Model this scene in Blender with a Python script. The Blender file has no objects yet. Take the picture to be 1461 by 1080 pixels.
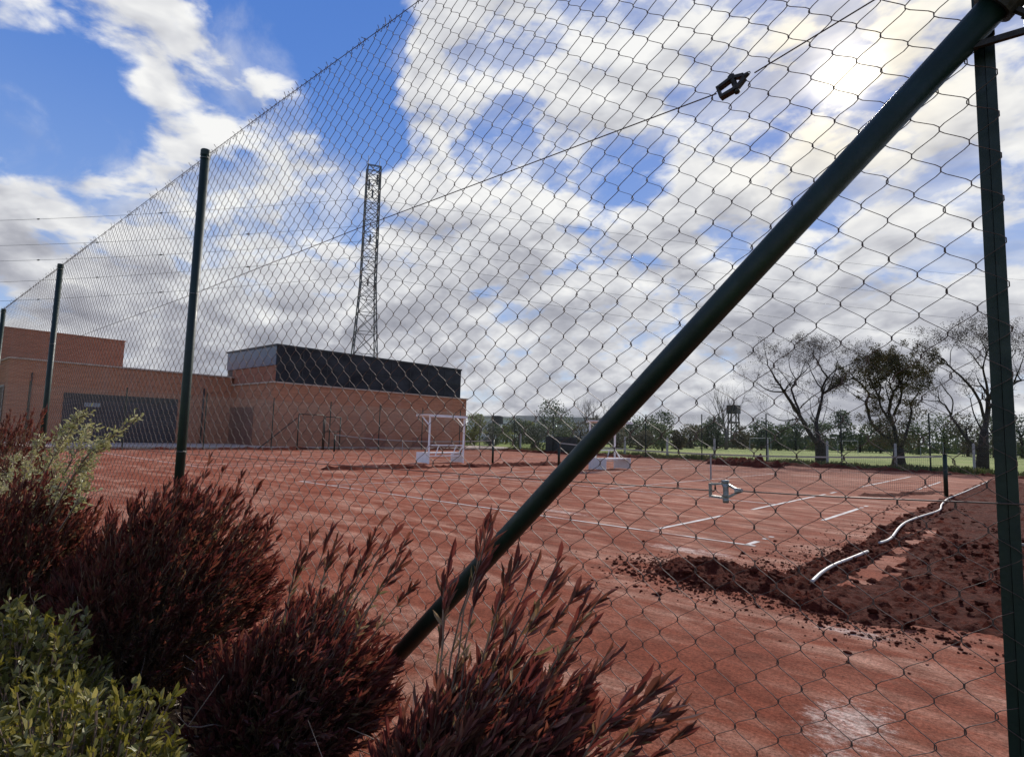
import bpy, math, random
import numpy as np
from mathutils import noise as mn, Vector, Matrix

rnd = random.Random(7)
rg = np.random.default_rng(11)
PI = math.pi
S = bpy.context.scene
COL = S.collection

# ------------------------------------------------------------------ camera (solved from the court lines)
F_PX, CAM_H = 840.5, 1.282
PITCH, ROLL, YAW = 0.09632, 0.02826, 0.72818      # x runs along the near fence, y across it


def cam_axes():
    f = np.array([0, math.cos(PITCH), math.sin(PITCH)])
    u = np.array([0, -math.sin(PITCH), math.cos(PITCH)])
    r = np.array([1.0, 0, 0])
    c, s = math.cos(ROLL), math.sin(ROLL)
    r, u = c * r + s * u, -s * r + c * u
    cy, sy = math.cos(YAW), math.sin(YAW)
    M = np.array([[cy, -sy, 0], [sy, cy, 0], [0, 0, 1]])
    return M @ r, M @ u, M @ f


CR, CU, CF = cam_axes()
CAM = np.array([0, 0, CAM_H])


def ray(u, v):
    return CF + CR * (u - 730.5) / F_PX - CU * (v - 540) / F_PX


def at(u, v, depth):                # point seen at that pixel of the photograph, `depth` metres ahead
    return CAM + ray(u, v) * depth


def ony(u, v, y):
    d = ray(u, v)
    return CAM + d * (y / d[1])


def onground(u, v, z=0.0):
    d = ray(u, v)
    return CAM + d * ((z - CAM_H) / d[2])


cd = bpy.data.cameras.new('camera')
co = bpy.data.objects.new('camera', cd)
COL.objects.link(co)
cd.sensor_fit = 'HORIZONTAL'
cd.sensor_width = 36
cd.lens = F_PX / 1461 * 36
cd.clip_start = 0.02
cd.clip_end = 3000
M = Matrix(((CR[0], CU[0], -CF[0], 0), (CR[1], CU[1], -CF[1], 0), (CR[2], CU[2], -CF[2], CAM_H), (0, 0, 0, 1)))
co.matrix_world = M
S.camera = co

# ------------------------------------------------------------------ helpers


ROUND = {'chain_link_mesh', 'tension_wire', 'limbs', 'trunk', 'cable', 'stems', 'dead_twigs', 'branches', 'wire_tie', 'spool', 'dug_soil',
         'soil_ridge', 'soil_heap', 'soil_patch', 'plastic_pipe', 'corner_post', 'downpipe', 'gate_leaf', 'spacer'}


class MB:
    def __init__(self):
        self.v, self.q, self.t, self.n = [], [], [], 0
        self.ng = []

    def add(self, v, q=None, t=None):
        v = np.asarray(v, float).reshape(-1, 3)
        self.v.append(v)
        if q is not None and len(q):
            self.q.append(np.asarray(q, int).reshape(-1, 4) + self.n)
        if t is not None and len(t):
            self.t.append(np.asarray(t, int).reshape(-1, 3) + self.n)
        self.n += len(v)

    def box(self, a, b):
        x0, y0, z0 = [min(p, q) for p, q in zip(a, b)]
        x1, y1, z1 = [max(p, q) for p, q in zip(a, b)]
        v = [(x0, y0, z0), (x1, y0, z0), (x1, y1, z0), (x0, y1, z0), (x0, y0, z1), (x1, y0, z1), (x1, y1, z1), (x0, y1, z1)]
        self.add(v, [(0, 3, 2, 1), (4, 5, 6, 7), (0, 1, 5, 4), (1, 2, 6, 5), (2, 3, 7, 6), (3, 0, 4, 7)])
        return self

    def tube(self, pts, rad, n=6, cap=True):
        P = np.asarray(pts, float)
        k = len(P)
        R = np.full(k, rad) if np.isscalar(rad) else np.asarray(rad, float)
        T = np.gradient(P, axis=0)
        T /= np.linalg.norm(T, axis=1)[:, None] + 1e-12
        ref = np.array([0, 0, 1.0])
        if abs(T[:, 2]).mean() > 0.8:
            ref = np.array([0.0, 1, 0])
        A = np.cross(T, ref)
        A /= np.linalg.norm(A, axis=1)[:, None] + 1e-12
        B = np.cross(T, A)
        ang = np.arange(n) * 2 * PI / n + PI / n
        V = P[:, None, :] + R[:, None, None] * (np.cos(ang)[None, :, None] * A[:, None, :] + np.sin(ang)[None, :, None] * B[:, None, :])
        i = np.arange(k - 1)[:, None] * n
        j = np.arange(n)[None, :]
        j2 = (j + 1) % n
        q = np.stack([i + j, i + n + j, i + n + j2, i + j2], -1).reshape(-1, 4)
        V = V.reshape(-1, 3)
        t = []
        if cap:
            V = np.vstack([V, P[0], P[-1]])
            c0, c1 = k * n, k * n + 1
            for a in range(n):
                b = (a + 1) % n
                t += [(c0, a, b), (c1, (k - 1) * n + b, (k - 1) * n + a)]
        self.add(V, q, t)
        return self

    def bar(self, a, b, w, h=None):           # rectangular bar between two points
        a, b = np.asarray(a, float), np.asarray(b, float)
        h = h or w
        d = b - a
        d /= np.linalg.norm(d)
        ref = np.array([0, 0, 1.0]) if abs(d[2]) < 0.9 else np.array([1.0, 0, 0])
        s = np.cross(d, ref)
        s /= np.linalg.norm(s)
        u = np.cross(s, d)
        v = [p + s * x * w / 2 + u * y * h / 2 for p in (a, b) for x, y in ((-1, -1), (1, -1), (1, 1), (-1, 1))]
        self.add(v, [(0, 1, 2, 3), (7, 6, 5, 4), (0, 4, 5, 1), (1, 5, 6, 2), (2, 6, 7, 3), (3, 7, 4, 0)])
        return self

    def leaves(self, P, D, L, W, fold=0.25, up=None):
        """lance leaves: base points P, directions D, lengths L, widths W"""
        P, D = np.asarray(P, float), np.asarray(D, float)
        n = len(P)
        D = D / (np.linalg.norm(D, axis=1)[:, None] + 1e-9)
        X = rg.normal(size=(n, 3)) if up is None else up
        Sd = np.cross(D, X)
        Sd /= np.linalg.norm(Sd, axis=1)[:, None] + 1e-9
        N = np.cross(Sd, D)
        L = np.broadcast_to(L, n)[:, None]
        W = np.broadcast_to(W, n)[:, None]
        b = P
        t = P + D * L - N * L * 0.06
        m1, m2 = P + D * L * 0.33, P + D * L * 0.70
        f = N * W * fold
        V = np.stack([b, m1 + Sd * W * .45 + f, m2 + Sd * W * .42 + f, t, m2 - Sd * W * .42 + f, m1 - Sd * W * .45 + f], 1).reshape(-1, 3)
        i = np.arange(n)[:, None] * 6
        q = np.concatenate([i + np.array([[0, 1, 2, 3]]), i + np.array([[0, 3, 4, 5]])])
        self.add(V, q)
        return self

    def build(self, name, mat, parent=None, smooth=False, loc=None):
        V = np.concatenate(self.v) if self.v else np.zeros((0, 3))
        if parent is not None:
            V = V - np.array(world_loc(parent))
        elif loc is not None:
            V = V - np.array(loc)
        me = bpy.data.meshes.new(name)
        q = np.concatenate(self.q) if self.q else np.zeros((0, 4), int)
        t = np.concatenate(self.t) if self.t else np.zeros((0, 3), int)
        me.vertices.add(len(V))
        me.vertices.foreach_set('co', V.astype(np.float32).ravel())
        me.loops.add(len(q) * 4 + len(t) * 3)
        me.loops.foreach_set('vertex_index', np.concatenate([q.ravel(), t.ravel()]).astype(np.int32))
        me.polygons.add(len(q) + len(t))
        ls = np.concatenate([np.arange(len(q)) * 4, len(q) * 4 + np.arange(len(t)) * 3]).astype(np.int32)
        me.polygons.foreach_set('loop_start', ls)
        me.update(calc_edges=True)
        me.validate()
        smooth = smooth or name in ROUND
        me.polygons.foreach_set('use_smooth', np.full(len(me.polygons), bool(smooth)))
        me.materials.append(mat)
        o = bpy.data.objects.new(name, me)
        COL.objects.link(o)
        if parent is not None:
            o.parent = parent
        elif loc is not None:
            o.location = loc
        return o


def world_loc(o):
    l = np.array(o.location)
    return l + world_loc(o.parent) if o.parent else l


def tag(o, label, cat, group=None, kind=None):
    o['label'] = label
    o['category'] = cat
    if group:
        o['group'] = group
    if kind:
        o['kind'] = kind
    return o


def thing(name, label, cat, loc=(0, 0, 0), group=None):
    o = bpy.data.objects.new(name, None)
    o.empty_display_size = 0.2
    COL.objects.link(o)
    o.location = loc
    return tag(o, label, cat, group)


def structure(o):
    o['kind'] = 'structure'
    return o


def copy_tree(o, loc=None, rz=None, parent=None):
    c = o.copy()
    COL.objects.link(c)
    if parent is not None:
        c.parent = parent
    for ch in o.children:
        copy_tree(ch, parent=c)
    if loc is not None:
        c.location = loc
    if rz is not None:
        c.rotation_euler.z = rz
    return c


# ------------------------------------------------------------------ materials


class NT:
    def __init__(self, nt):
        self.nt = nt

    def node(self, kind, **kw):
        n = self.nt.nodes.new(kind)
        for k, v in kw.items():
            setattr(n, k, v)
        return n

    def link(self, a, b):
        self.nt.links.new(a, b)

    def _in(self, sock, v):
        if hasattr(v, 'is_output'):
            self.link(v, sock)
        elif v is not None:
            sock.default_value = v

    def m(self, op, a, b=None, c=None, clamp=False):
        n = self.node('ShaderNodeMath', operation=op, use_clamp=clamp)
        self._in(n.inputs[0], a)
        if b is not None:
            self._in(n.inputs[1], b)
        if c is not None:
            self._in(n.inputs[2], c)
        return n.outputs[0]

    def vm(self, op, a, b=None, out=0):
        n = self.node('ShaderNodeVectorMath', operation=op)
        self._in(n.inputs[0], a)
        if b is not None:
            self._in(n.inputs['Scale'] if op == 'SCALE' else n.inputs[1], b)
        return n.outputs['Value'] if op in ('DOT_PRODUCT', 'LENGTH', 'DISTANCE') else n.outputs[0]

    def noise(self, vec, scale, detail=4, rough=0.55, dist=0.0, out='Fac'):
        n = self.node('ShaderNodeTexNoise')
        if vec is not None:
            self.link(vec, n.inputs['Vector'])
        n.inputs['Scale'].default_value = scale
        n.inputs['Detail'].default_value = detail
        n.inputs['Roughness'].default_value = rough
        n.inputs['Distortion'].default_value = dist
        return n.outputs[out]

    def ramp(self, fac, stops, interp='LINEAR'):
        n = self.node('ShaderNodeValToRGB')
        n.color_ramp.interpolation = interp
        e = n.color_ramp.elements
        while len(e) < len(stops):
            e.new(0.5)
        for el, (p, c) in zip(e, stops):
            el.position = p
            el.color = (*c, 1) if len(c) == 3 else c
        self.link(fac, n.inputs[0])
        return n.outputs[0]

    def mix(self, fac, a, b, mode='MIX'):
        n = self.node('ShaderNodeMix', data_type='RGBA', blend_type=mode)
        self._in(n.inputs[0], fac)
        for s, v in ((n.inputs[6], a), (n.inputs[7], b)):
            if hasattr(v, 'is_output'):
                self.link(v, s)
            else:
                s.default_value = (*v, 1) if len(v) == 3 else v
        return n.outputs[2]

    def smooth(self, x, a, b):
        n = self.node('ShaderNodeMapRange', interpolation_type='SMOOTHSTEP')
        self._in(n.inputs[0], x)
        self._in(n.inputs[1], a)
        self._in(n.inputs[2], b)
        return n.outputs[0]

    def mapping(self, vec, scale=(1, 1, 1), rot=(0, 0, 0)):
        n = self.node('ShaderNodeMapping')
        self.link(vec, n.inputs[0])
        n.inputs['Scale'].default_value = scale
        n.inputs['Rotation'].default_value = rot
        return n.outputs[0]


def new_mat(name):
    m = bpy.data.materials.new(name)
    m.use_nodes = True
    T = NT(m.node_tree)
    b = m.node_tree.nodes['Principled BSDF']
    return m, T, b


def obj_coord(T):
    return T.node('ShaderNodeTexCoord').outputs['Object']


def bump(T, b, h, strength=0.4, dist=0.02):
    n = T.node('ShaderNodeBump')
    n.inputs['Strength'].default_value = strength
    n.inputs['Distance'].default_value = dist
    T.link(h, n.inputs['Height'])
    T.link(n.outputs[0], b.inputs['Normal'])


def mat_simple(name, c, rough=0.6, metal=0.0, var=0.25, scale=8.0, bumps=0.0, spec=0.5, c2=None):
    m, T, b = new_mat(name)
    oc = obj_coord(T)
    n = T.noise(oc, scale, 6, 0.6)
    c = np.array(c)
    hi = np.array(c2) if c2 is not None else np.minimum(c * (1 + var), 1)
    lo = c * (1 - var)
    T.link(T.ramp(n, [(0.3, tuple(lo)), (0.7, tuple(hi))]), b.inputs['Base Color'])
    b.inputs['Roughness'].default_value = rough
    b.inputs['Metallic'].default_value = metal
    b.inputs['Specular IOR Level'].default_value = spec
    if bumps:
        bump(T, b, T.noise(oc, scale * 4, 4), bumps, 0.005)
    return m


def mat_leaf(name, cols, rough=0.5, trans=0.2, spec=0.5, tcol=None):
    m, T, b = new_mat(name)
    g = T.node('ShaderNodeNewGeometry')
    k = len(cols)
    c = T.ramp(g.outputs['Random Per Island'], [((i + 0.5) / k, cc) for i, cc in enumerate(cols)])
    n = T.noise(obj_coord(T), 2.2, 3)
    c = T.mix(0.5, c, T.mix(1.0, c, T.ramp(n, [(0.35, (.6, .6, .6)), (0.7, (1.3, 1.3, 1.3))]), 'MULTIPLY'))
    T.link(c, b.inputs['Base Color'])
    b.inputs['Roughness'].default_value = rough
    b.inputs['Specular IOR Level'].default_value = spec
    if trans > 0:
        tr = T.node('ShaderNodeBsdfTranslucent')
        if tcol is not None:
            T.link(T.mix(1.0, c, tcol, 'MULTIPLY'), tr.inputs[0])
        else:
            T.link(c, tr.inputs[0])
        mx = T.node('ShaderNodeMixShader')
        mx.inputs[0].default_value = trans
        T.link(b.outputs[0], mx.inputs[1])
        T.link(tr.outputs[0], mx.inputs[2])
        T.link(mx.outputs[0], m.node_tree.nodes['Material Output'].inputs[0])
    return m


def mat_clay():
    m, T, b = new_mat('red_clay')
    oc = obj_coord(T)
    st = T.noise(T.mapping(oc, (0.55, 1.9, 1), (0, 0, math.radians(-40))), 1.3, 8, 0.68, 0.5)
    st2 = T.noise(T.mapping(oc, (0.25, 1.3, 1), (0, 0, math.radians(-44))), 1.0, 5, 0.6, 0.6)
    big = T.noise(oc, 0.22, 4, 0.6, 0.3)
    fine = T.noise(oc, 48, 8, 0.82)
    c = T.ramp(big, [(0.3, (.205, .051, .026)), (0.5, (.265, .074, .038)), (0.72, (.335, .108, .060))])
    pale = T.m('MULTIPLY', T.smooth(st, 0.42, 0.64), T.smooth(st2, 0.36, 0.58))  # sandy streaks, spread wider with backlit paleness put into the colour
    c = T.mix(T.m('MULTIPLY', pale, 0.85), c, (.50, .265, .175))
    dark = T.m('MULTIPLY', T.smooth(st, 0.50, 0.32), 0.65)
    c = T.mix(dark, c, (.24, .055, .026))
    # spilled line marking powder near the fence
    P = T.node('ShaderNodeSeparateXYZ')
    T.link(oc, P.inputs[0])
    pw = None
    for (x, y, sx, sy) in ((-.70, 3.20, .36, .62), (-.98, 4.72, .50, .16), (-.66, 2.75, .22, .4), (-3.1, 6.7, 1.1, .35), (-6.2, 8.3, 1.2, .35), (-2.0, 6.2, .5, .25)):
        dx = T.m('DIVIDE', T.m('SUBTRACT', P.outputs[0], x), sx)
        dy = T.m('DIVIDE', T.m('SUBTRACT', P.outputs[1], y), sy)
        e = T.m('SUBTRACT', 1.0, T.m('ADD', T.m('MULTIPLY', dx, dx), T.m('MULTIPLY', dy, dy)), clamp=True)
        pw = e if pw is None else T.m('MAXIMUM', pw, e)
    spl = T.noise(T.mapping(oc, (7, 13, 1), (0, 0, -.5)), 1.0, 12, 0.90, 0.3)
    pw = T.smooth(T.m('ADD', T.m('MULTIPLY', pw, 0.34), spl), 0.74, 0.90)
    c = T.mix(T.m('MULTIPLY', pw, 0.8), c, (.74, .58, .47))
    damp = T.smooth(T.noise(T.mapping(oc, (.55, .9, 1), (0, 0, -.6)), 1.0, 5, .6, .5), .55, .72)
    c = T.mix(T.m('MULTIPLY', damp, .42), c, (.17, .040, .022))
    # small dark crumbs
    cr = T.m('MAXIMUM', T.smooth(T.noise(oc, 40, 2, 0.5), 0.66, 0.72), T.smooth(T.noise(oc, 85, 2, .5), .66, .72))
    c = T.mix(T.m('MULTIPLY', cr, 0.7), c, (.13, .035, .022))
    c = T.mix(0.75, c, T.mix(1.0, c, T.ramp(fine, [(0.40, (.42, .40, .39)), (0.60, (1.55, 1.55, 1.55))]), 'MULTIPLY'))
    mid = T.noise(T.mapping(oc, (3.2, 5.5, 1), (0, 0, -.7)), 1.0, 6, .7, .4)
    c = T.mix(.6, c, T.mix(1.0, c, T.ramp(mid, [(0.36, (.55, .50, .48)), (0.64, (1.40, 1.45, 1.48))]), 'MULTIPLY'))
    T.link(c, b.inputs['Base Color'])
    b.inputs['Roughness'].default_value = 0.9
    b.inputs['Specular IOR Level'].default_value = 0.06
    h = T.m('ADD', T.m('MULTIPLY', fine, 0.5), T.m('MULTIPLY', T.noise(oc, 120, 4, 0.7), 0.4))
    bump(T, b, h, 0.8, 0.025)
    return m


def mat_soil(name, lo, mid, hi, scale=14):
    m, T, b = new_mat(name)
    oc = obj_coord(T)
    n = T.noise(oc, scale, 7, 0.7)
    n2 = T.noise(oc, scale * .12, 3)
    c = T.ramp(n, [(0.3, lo), (0.52, mid), (0.78, hi)])
    c = T.mix(0.4, c, T.mix(1.0, c, T.ramp(n2, [(0.35, (.6, .6, .6)), (0.65, (1.4, 1.4, 1.4))]), 'MULTIPLY'))
    T.link(c, b.inputs['Base Color'])
    b.inputs['Roughness'].default_value = 0.95
    b.inputs['Specular IOR Level'].default_value = 0.06
    bump(T, b, T.noise(oc, scale * 2, 8, 0.75), 1.0, 0.05)
    return m


def mat_brick(name, c1, c2, mortar, mottle=0.45):
    m, T, b = new_mat(name)
    oc = obj_coord(T)
    P = T.node('ShaderNodeSeparateXYZ')
    T.link(oc, P.inputs[0])
    cb = T.node('ShaderNodeCombineXYZ')
    T.link(T.m('ADD', P.outputs[0], P.outputs[1]), cb.inputs[0])
    T.link(P.outputs[2], cb.inputs[1])
    br = T.node('ShaderNodeTexBrick')
    T.link(cb.outputs[0], br.inputs['Vector'])
    br.inputs['Color1'].default_value = (*c1, 1)
    br.inputs['Color2'].default_value = (*c2, 1)
    br.inputs['Mortar'].default_value = (*mortar, 1)
    br.inputs['Scale'].default_value = 1
    br.inputs['Brick Width'].default_value = 0.24
    br.inputs['Row Height'].default_value = 0.075
    br.inputs['Mortar Size'].default_value = 0.012
    n = T.noise(T.mapping(cb.outputs[0], (0.5, 5.5, 1)), 1.2, 6, 0.65)
    c = T.mix(mottle, br.outputs[0], T.mix(1.0, br.outputs[0], T.ramp(n, [(0.3, (.5, .48, .46)), (0.7, (1.5, 1.45, 1.4))]), 'MULTIPLY'))
    st = T.noise(T.mapping(cb.outputs[0], (1.2, 0.15, 1)), 1.0, 4)
    c = T.mix(T.m('MULTIPLY', T.smooth(st, .5, .7), .25), c, (.42, .28, .22))
    T.link(c, b.inputs['Base Color'])
    b.inputs['Roughness'].default_value = 0.88
    b.inputs['Specular IOR Level'].default_value = 0.2
    bump(T, b, br.outputs['Fac'], -0.3, 0.01)
    return m


def mat_grass():
    m, T, b = new_mat('field_grass')
    oc = obj_coord(T)
    n1 = T.noise(oc, 0.06, 5, 0.6)
    n2 = T.noise(oc, 1.4, 5, 0.7)
    c = T.ramp(n1, [(0.3, (.15, .19, .045)), (0.5, (.25, .29, .07)), (0.7, (.34, .32, .13))])
    c = T.mix(0.6, c, T.mix(1.0, c, T.ramp(n2, [(0.3, (.5, .5, .5)), (0.7, (1.5, 1.5, 1.5))]), 'MULTIPLY'))
    T.link(c, b.inputs['Base Color'])
    b.inputs['Roughness'].default_value = 0.95
    b.inputs['Specular IOR Level'].default_value = 0.1
    bump(T, b, T.noise(oc, 9, 5), 0.7, 0.1)
    return m


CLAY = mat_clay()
DUG = mat_soil('dug_red_soil', (.046, .0088, .0052), (.110, .0240, .0135), (.215, .064, .036), 22)
BED = mat_soil('bed_soil', (.012, .008, .006), (.036, .022, .015), (.075, .047, .031), 16)
GRASS = mat_grass()
BRICK = mat_brick('red_brick', (.48, .180, .092), (.385, .133, .068), (.40, .25, .165))
BRICK2 = mat_brick('dark_red_brick', (.38, .130, .072), (.29, .095, .055), (.30, .17, .12), 0.35)
CONC = mat_simple('pale_concrete', (.48, .37, .29), 0.85, var=.2, scale=3)
def mat_green():
    m, T, b = new_mat('green_paint')
    oc = obj_coord(T)
    c = T.ramp(T.noise(oc, 9, 7, .7), [(.3, (.0012, .0085, .0050)), (.55, (.0022, .0145, .0078)), (.75, (.0050, .022, .0115))])
    st = T.noise(T.mapping(oc, (30, 30, 2.2)), 1.0, 5, .7)
    c = T.mix(T.m('MULTIPLY', T.smooth(st, .56, .72), .45), c, (.014, .022, .017))
    ch = T.smooth(T.noise(oc, 42, 5, .75, .6), .66, .70)
    c = T.mix(T.m('MULTIPLY', ch, .8), c, (.034, .019, .012))
    T.link(c, b.inputs['Base Color'])
    T.link(T.ramp(T.noise(oc, 16, 5, .7), [(.3, (.36,) * 3), (.7, (.62,) * 3)]), b.inputs['Roughness'])
    b.inputs['Specular IOR Level'].default_value = .4
    bump(T, b, T.m('ADD', T.noise(oc, 60, 5, .7), ch), .3, .003)
    return m


GREEN = mat_green()
WIRE = mat_simple('rusty_wire', (.10, .062, .047), 0.60, metal=.2, var=.45, scale=40)
WIRE_FAR = mat_simple('dull_wire', (.10, .11, .10), 0.6, metal=.3, var=.3, scale=10)
STEEL = mat_simple('weathered_steel', (.27, .265, .25), 0.45, metal=.6, var=.5, scale=70, bumps=.3)
RUSTED = mat_simple('blackened_steel', (.035, .03, .027), 0.6, metal=.5, var=.5, scale=80, bumps=.3)
WHITE = mat_simple('white_paint', (.78, .77, .76), 0.5, var=.08, scale=5)
def mat_tape():
    m, T, b = new_mat('white_tape')
    oc = obj_coord(T)
    c = T.ramp(T.noise(oc, 2.2, 4), [(.3, (.50, .42, .36)), (.7, (.74, .68, .62))])
    worn = T.smooth(T.noise(oc, 1.1, 8, .75, .4), .50, .62)
    c = T.mix(T.m('MULTIPLY', worn, .80), c, (.33, .105, .058))
    T.link(c, b.inputs['Base Color'])
    b.inputs['Roughness'].default_value = .8
    b.inputs['Specular IOR Level'].default_value = .1
    return m


TAPE = mat_tape()
def mat_pipe():
    m, T, b = new_mat('white_pvc')
    oc = obj_coord(T)
    c = T.ramp(T.noise(oc, 7, 5), [(.3, (.31, .26, .22)), (.7, (.47, .43, .39))])
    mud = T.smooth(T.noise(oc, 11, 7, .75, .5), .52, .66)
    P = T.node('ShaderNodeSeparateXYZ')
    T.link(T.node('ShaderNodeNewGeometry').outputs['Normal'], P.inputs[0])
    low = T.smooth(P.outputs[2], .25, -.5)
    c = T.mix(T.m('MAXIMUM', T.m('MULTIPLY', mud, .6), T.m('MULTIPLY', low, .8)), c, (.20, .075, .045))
    T.link(c, b.inputs['Base Color'])
    b.inputs['Roughness'].default_value = .5
    return m


PIPE = mat_pipe()
NETBLK = mat_simple('net_cord', (.025, .028, .026), 0.8)
BAND = mat_simple('net_band', (.30, .29, .26), 0.8, var=.2)
GLASS = None
BARK = mat_simple('dark_bark', (.030, .023, .018), 0.95, var=.5, scale=6, bumps=.6)
BARK2 = mat_simple('grey_bark', (.10, .085, .072), 0.95, var=.4, scale=5, bumps=.5)
TWIG = mat_simple('dry_twig', (.21, .14, .095), 0.9, var=.5, scale=12)
PALETWIG = mat_simple('bleached_twig', (.36, .27, .20), 0.9, var=.3, scale=12)
LATT = mat_simple('tower_steel', (.11, .105, .105), 0.6, metal=.4, var=.4, scale=1)
CONCPOST = mat_simple('concrete_post', (.42, .41, .38), 0.9, var=.2, scale=4)

RED1 = mat_leaf('plum_leaf', [(.135, .046, .042), (.17, .060, .050), (.11, .042, .042), (.23, .115, .080), (.15, .075, .050)], 0.42, .36, .55, (1.35, .8, .65))
RED2 = mat_leaf('bronze_leaf', [(.22, .115, .058), (.27, .16, .075), (.21, .17, .07), (.40, .27, .16)], 0.55, .35)
GLEAF = mat_leaf('glossy_green_leaf', [(.125, .122, .022), (.24, .22, .05), (.06, .065, .014), (.50, .44, .18), (.165, .16, .035), (.09, .093, .02), (.34, .30, .10)], 0.42, .34, .35, (1.3, 1.15, .6))
PLEAF = mat_leaf('pale_green_leaf', [(.40, .36, .13), (.48, .43, .19), (.28, .27, .09), (.54, .49, .27)], 0.5, .35, .4)
TL_BROWN = mat_leaf('brown_tree_leaf', [(.055, .040, .028), (.08, .05, .03), (.045, .038, .03)], .7, .2)
TL_RUST = mat_leaf('rust_green_leaf', [(.07, .065, .022), (.10, .055, .022), (.055, .06, .022), (.10, .085, .03)], .7, .25)
TL_GREEN = mat_leaf('mid_tree_leaf', [(.093, .128, .043), (.128, .162, .051), (.170, .187, .068), (.068, .093, .037)], .7, .2)
TL_DARK = mat_leaf('dark_tree_leaf', [(.048, .071, .034), (.068, .099, .041), (.099, .122, .051)], .7, .15)
TL_OLIVE = mat_leaf('olive_tree_leaf', [(.135, .115, .054), (.101, .095, .047), (.176, .142, .074)], .75, .15)
TL_YEL = mat_leaf('yellow_tree_leaf', [(.213, .237, .056), (.275, .275, .075), (.150, .188, .050)], .7, .25)
LITTER = mat_leaf('dry_leaf', [(.22, .14, .09), (.32, .24, .17), (.14, .075, .05), (.40, .34, .27)], .8, 0)
WEED = mat_leaf('weed_blade', [(.10, .13, .03), (.16, .17, .05), (.07, .09, .025), (.22, .19, .08)], .8, .2)


def mat_panel():
    m, T, b = new_mat('smoked_glass')
    oc = obj_coord(T)
    n = T.noise(T.mapping(oc, (.55, .55, .9)), 1.0, 3)
    T.link(T.ramp(n, [(.35, (.018, .019, .022)), (.7, (.048, .051, .057))]), b.inputs['Base Color'])
    T.link(T.ramp(T.noise(oc, 1.6, 4), [(.3, (.5,) * 3), (.7, (.7,) * 3)]), b.inputs['Roughness'])
    b.inputs['Specular IOR Level'].default_value = 0.12
    return m


GLASS = mat_panel()
SKYTINT = mat_simple('sky_tinted_glass', (.030, .066, .125), .34, var=.25, scale=.9, spec=.7)  # blue of the reflected sky put into the glass colour
SHADEM = mat_simple('shaded_brick', (.19, .085, .058), .7, var=.2, scale=1)  # brick in shade, the darkening is in the base colour
SHUT = mat_simple('dark_shutter', (.035, .038, .048), .5, metal=.3, var=.35, scale=1.2)
TRIM = mat_simple('dark_trim', (.03, .03, .033), .5, metal=.4)
GREYM = mat_simple('grey_metal', (.26, .27, .28), .5, metal=.2)
BWHITE = mat_simple('white_render', (.62, .63, .64), .8, var=.12, scale=.4)
ROOFG = mat_simple('grey_roof', (.45, .43, .40), .8, var=.2, scale=.5)
SCREEN = mat_simple('shade_cloth', (.05, .06, .05), .9, var=.3, scale=3)

# ------------------------------------------------------------------ world: sky with broken cloud
SUN_DIR = ray(1203, 108)
SUN_DIR = SUN_DIR / np.linalg.norm(SUN_DIR)
SUN_EL = math.asin(SUN_DIR[2])
SUN_AZ = math.atan2(SUN_DIR[0], SUN_DIR[1])       # from +y towards +x
W = bpy.data.worlds.new('World')
S.world = W
W.use_nodes = True
for n in list(W.node_tree.nodes):
    W.node_tree.nodes.remove(n)
T = NT(W.node_tree)
sky = T.node('ShaderNodeTexSky', sky_type='NISHITA')
sky.sun_disc = False
sky.sun_elevation = SUN_EL
sky.sun_rotation = SUN_AZ
sky.air_density = 1.0
sky.dust_density = 0.35
sky.ozone_density = 2.2
bg_sky = T.node('ShaderNodeBackground')
bg_sky.inputs[1].default_value = 0.135
sat = T.node('ShaderNodeHueSaturation')
sat.inputs['Saturation'].default_value = 1.22
T.link(sky.outputs[0], sat.inputs['Color'])
SKY_PENDING = True
dirv = T.vm('NORMALIZE', T.node('ShaderNodeTexCoord').outputs['Generated'])
sp = T.node('ShaderNodeSeparateXYZ')
T.link(dirv, sp.inputs[0])
# the phone held the bright part of the sky back: compress it, keep its hue
lum = T.vm('DOT_PRODUCT', sat.outputs[0], (.25, .5, .25))
kmp = T.m('DIVIDE', 1.0, T.m('ADD', 1.0, T.m('MULTIPLY', lum, .24)))
cs_ = T.node('ShaderNodeVectorMath', operation='SCALE')
T.link(sat.outputs[0], cs_.inputs[0])
T.link(kmp, cs_.inputs['Scale'])
grad = T.ramp(sp.outputs[2], [(0.0, (4.2, 4.8, 5.6)), (0.22, (1.7, 2.6, 4.9)), (0.5, (.62, 1.42, 4.1)), (0.75, (.34, 1.0, 3.5))])
T.link(T.mix(.72, cs_.outputs[0], grad), bg_sky.inputs[0])


def plane(vec):
    s = T.node('ShaderNodeSeparateXYZ')
    T.link(vec, s.inputs[0])
    k = T.m('ADD', T.m('MAXIMUM', s.outputs[2], 0.0), 0.5)
    c = T.node('ShaderNodeCombineXYZ')
    T.link(T.m('DIVIDE', s.outputs[0], k), c.inputs[0])
    T.link(T.m('DIVIDE', s.outputs[1], k), c.inputs[1])
    T.link(T.m('MULTIPLY', s.outputs[2], 1.6), c.inputs[2])
    return c.outputs[0]


def cloud(vec, det=10):
    p = plane(vec)
    a = T.noise(p, 4.2, det, 0.54, 0.30)
    b_ = T.noise(p, 10.5, max(3, det - 3), 0.55, 0.3)
    return T.m('ADD', T.m('MULTIPLY', a, 0.58), T.m('MULTIPLY', b_, 0.42)), p


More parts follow.
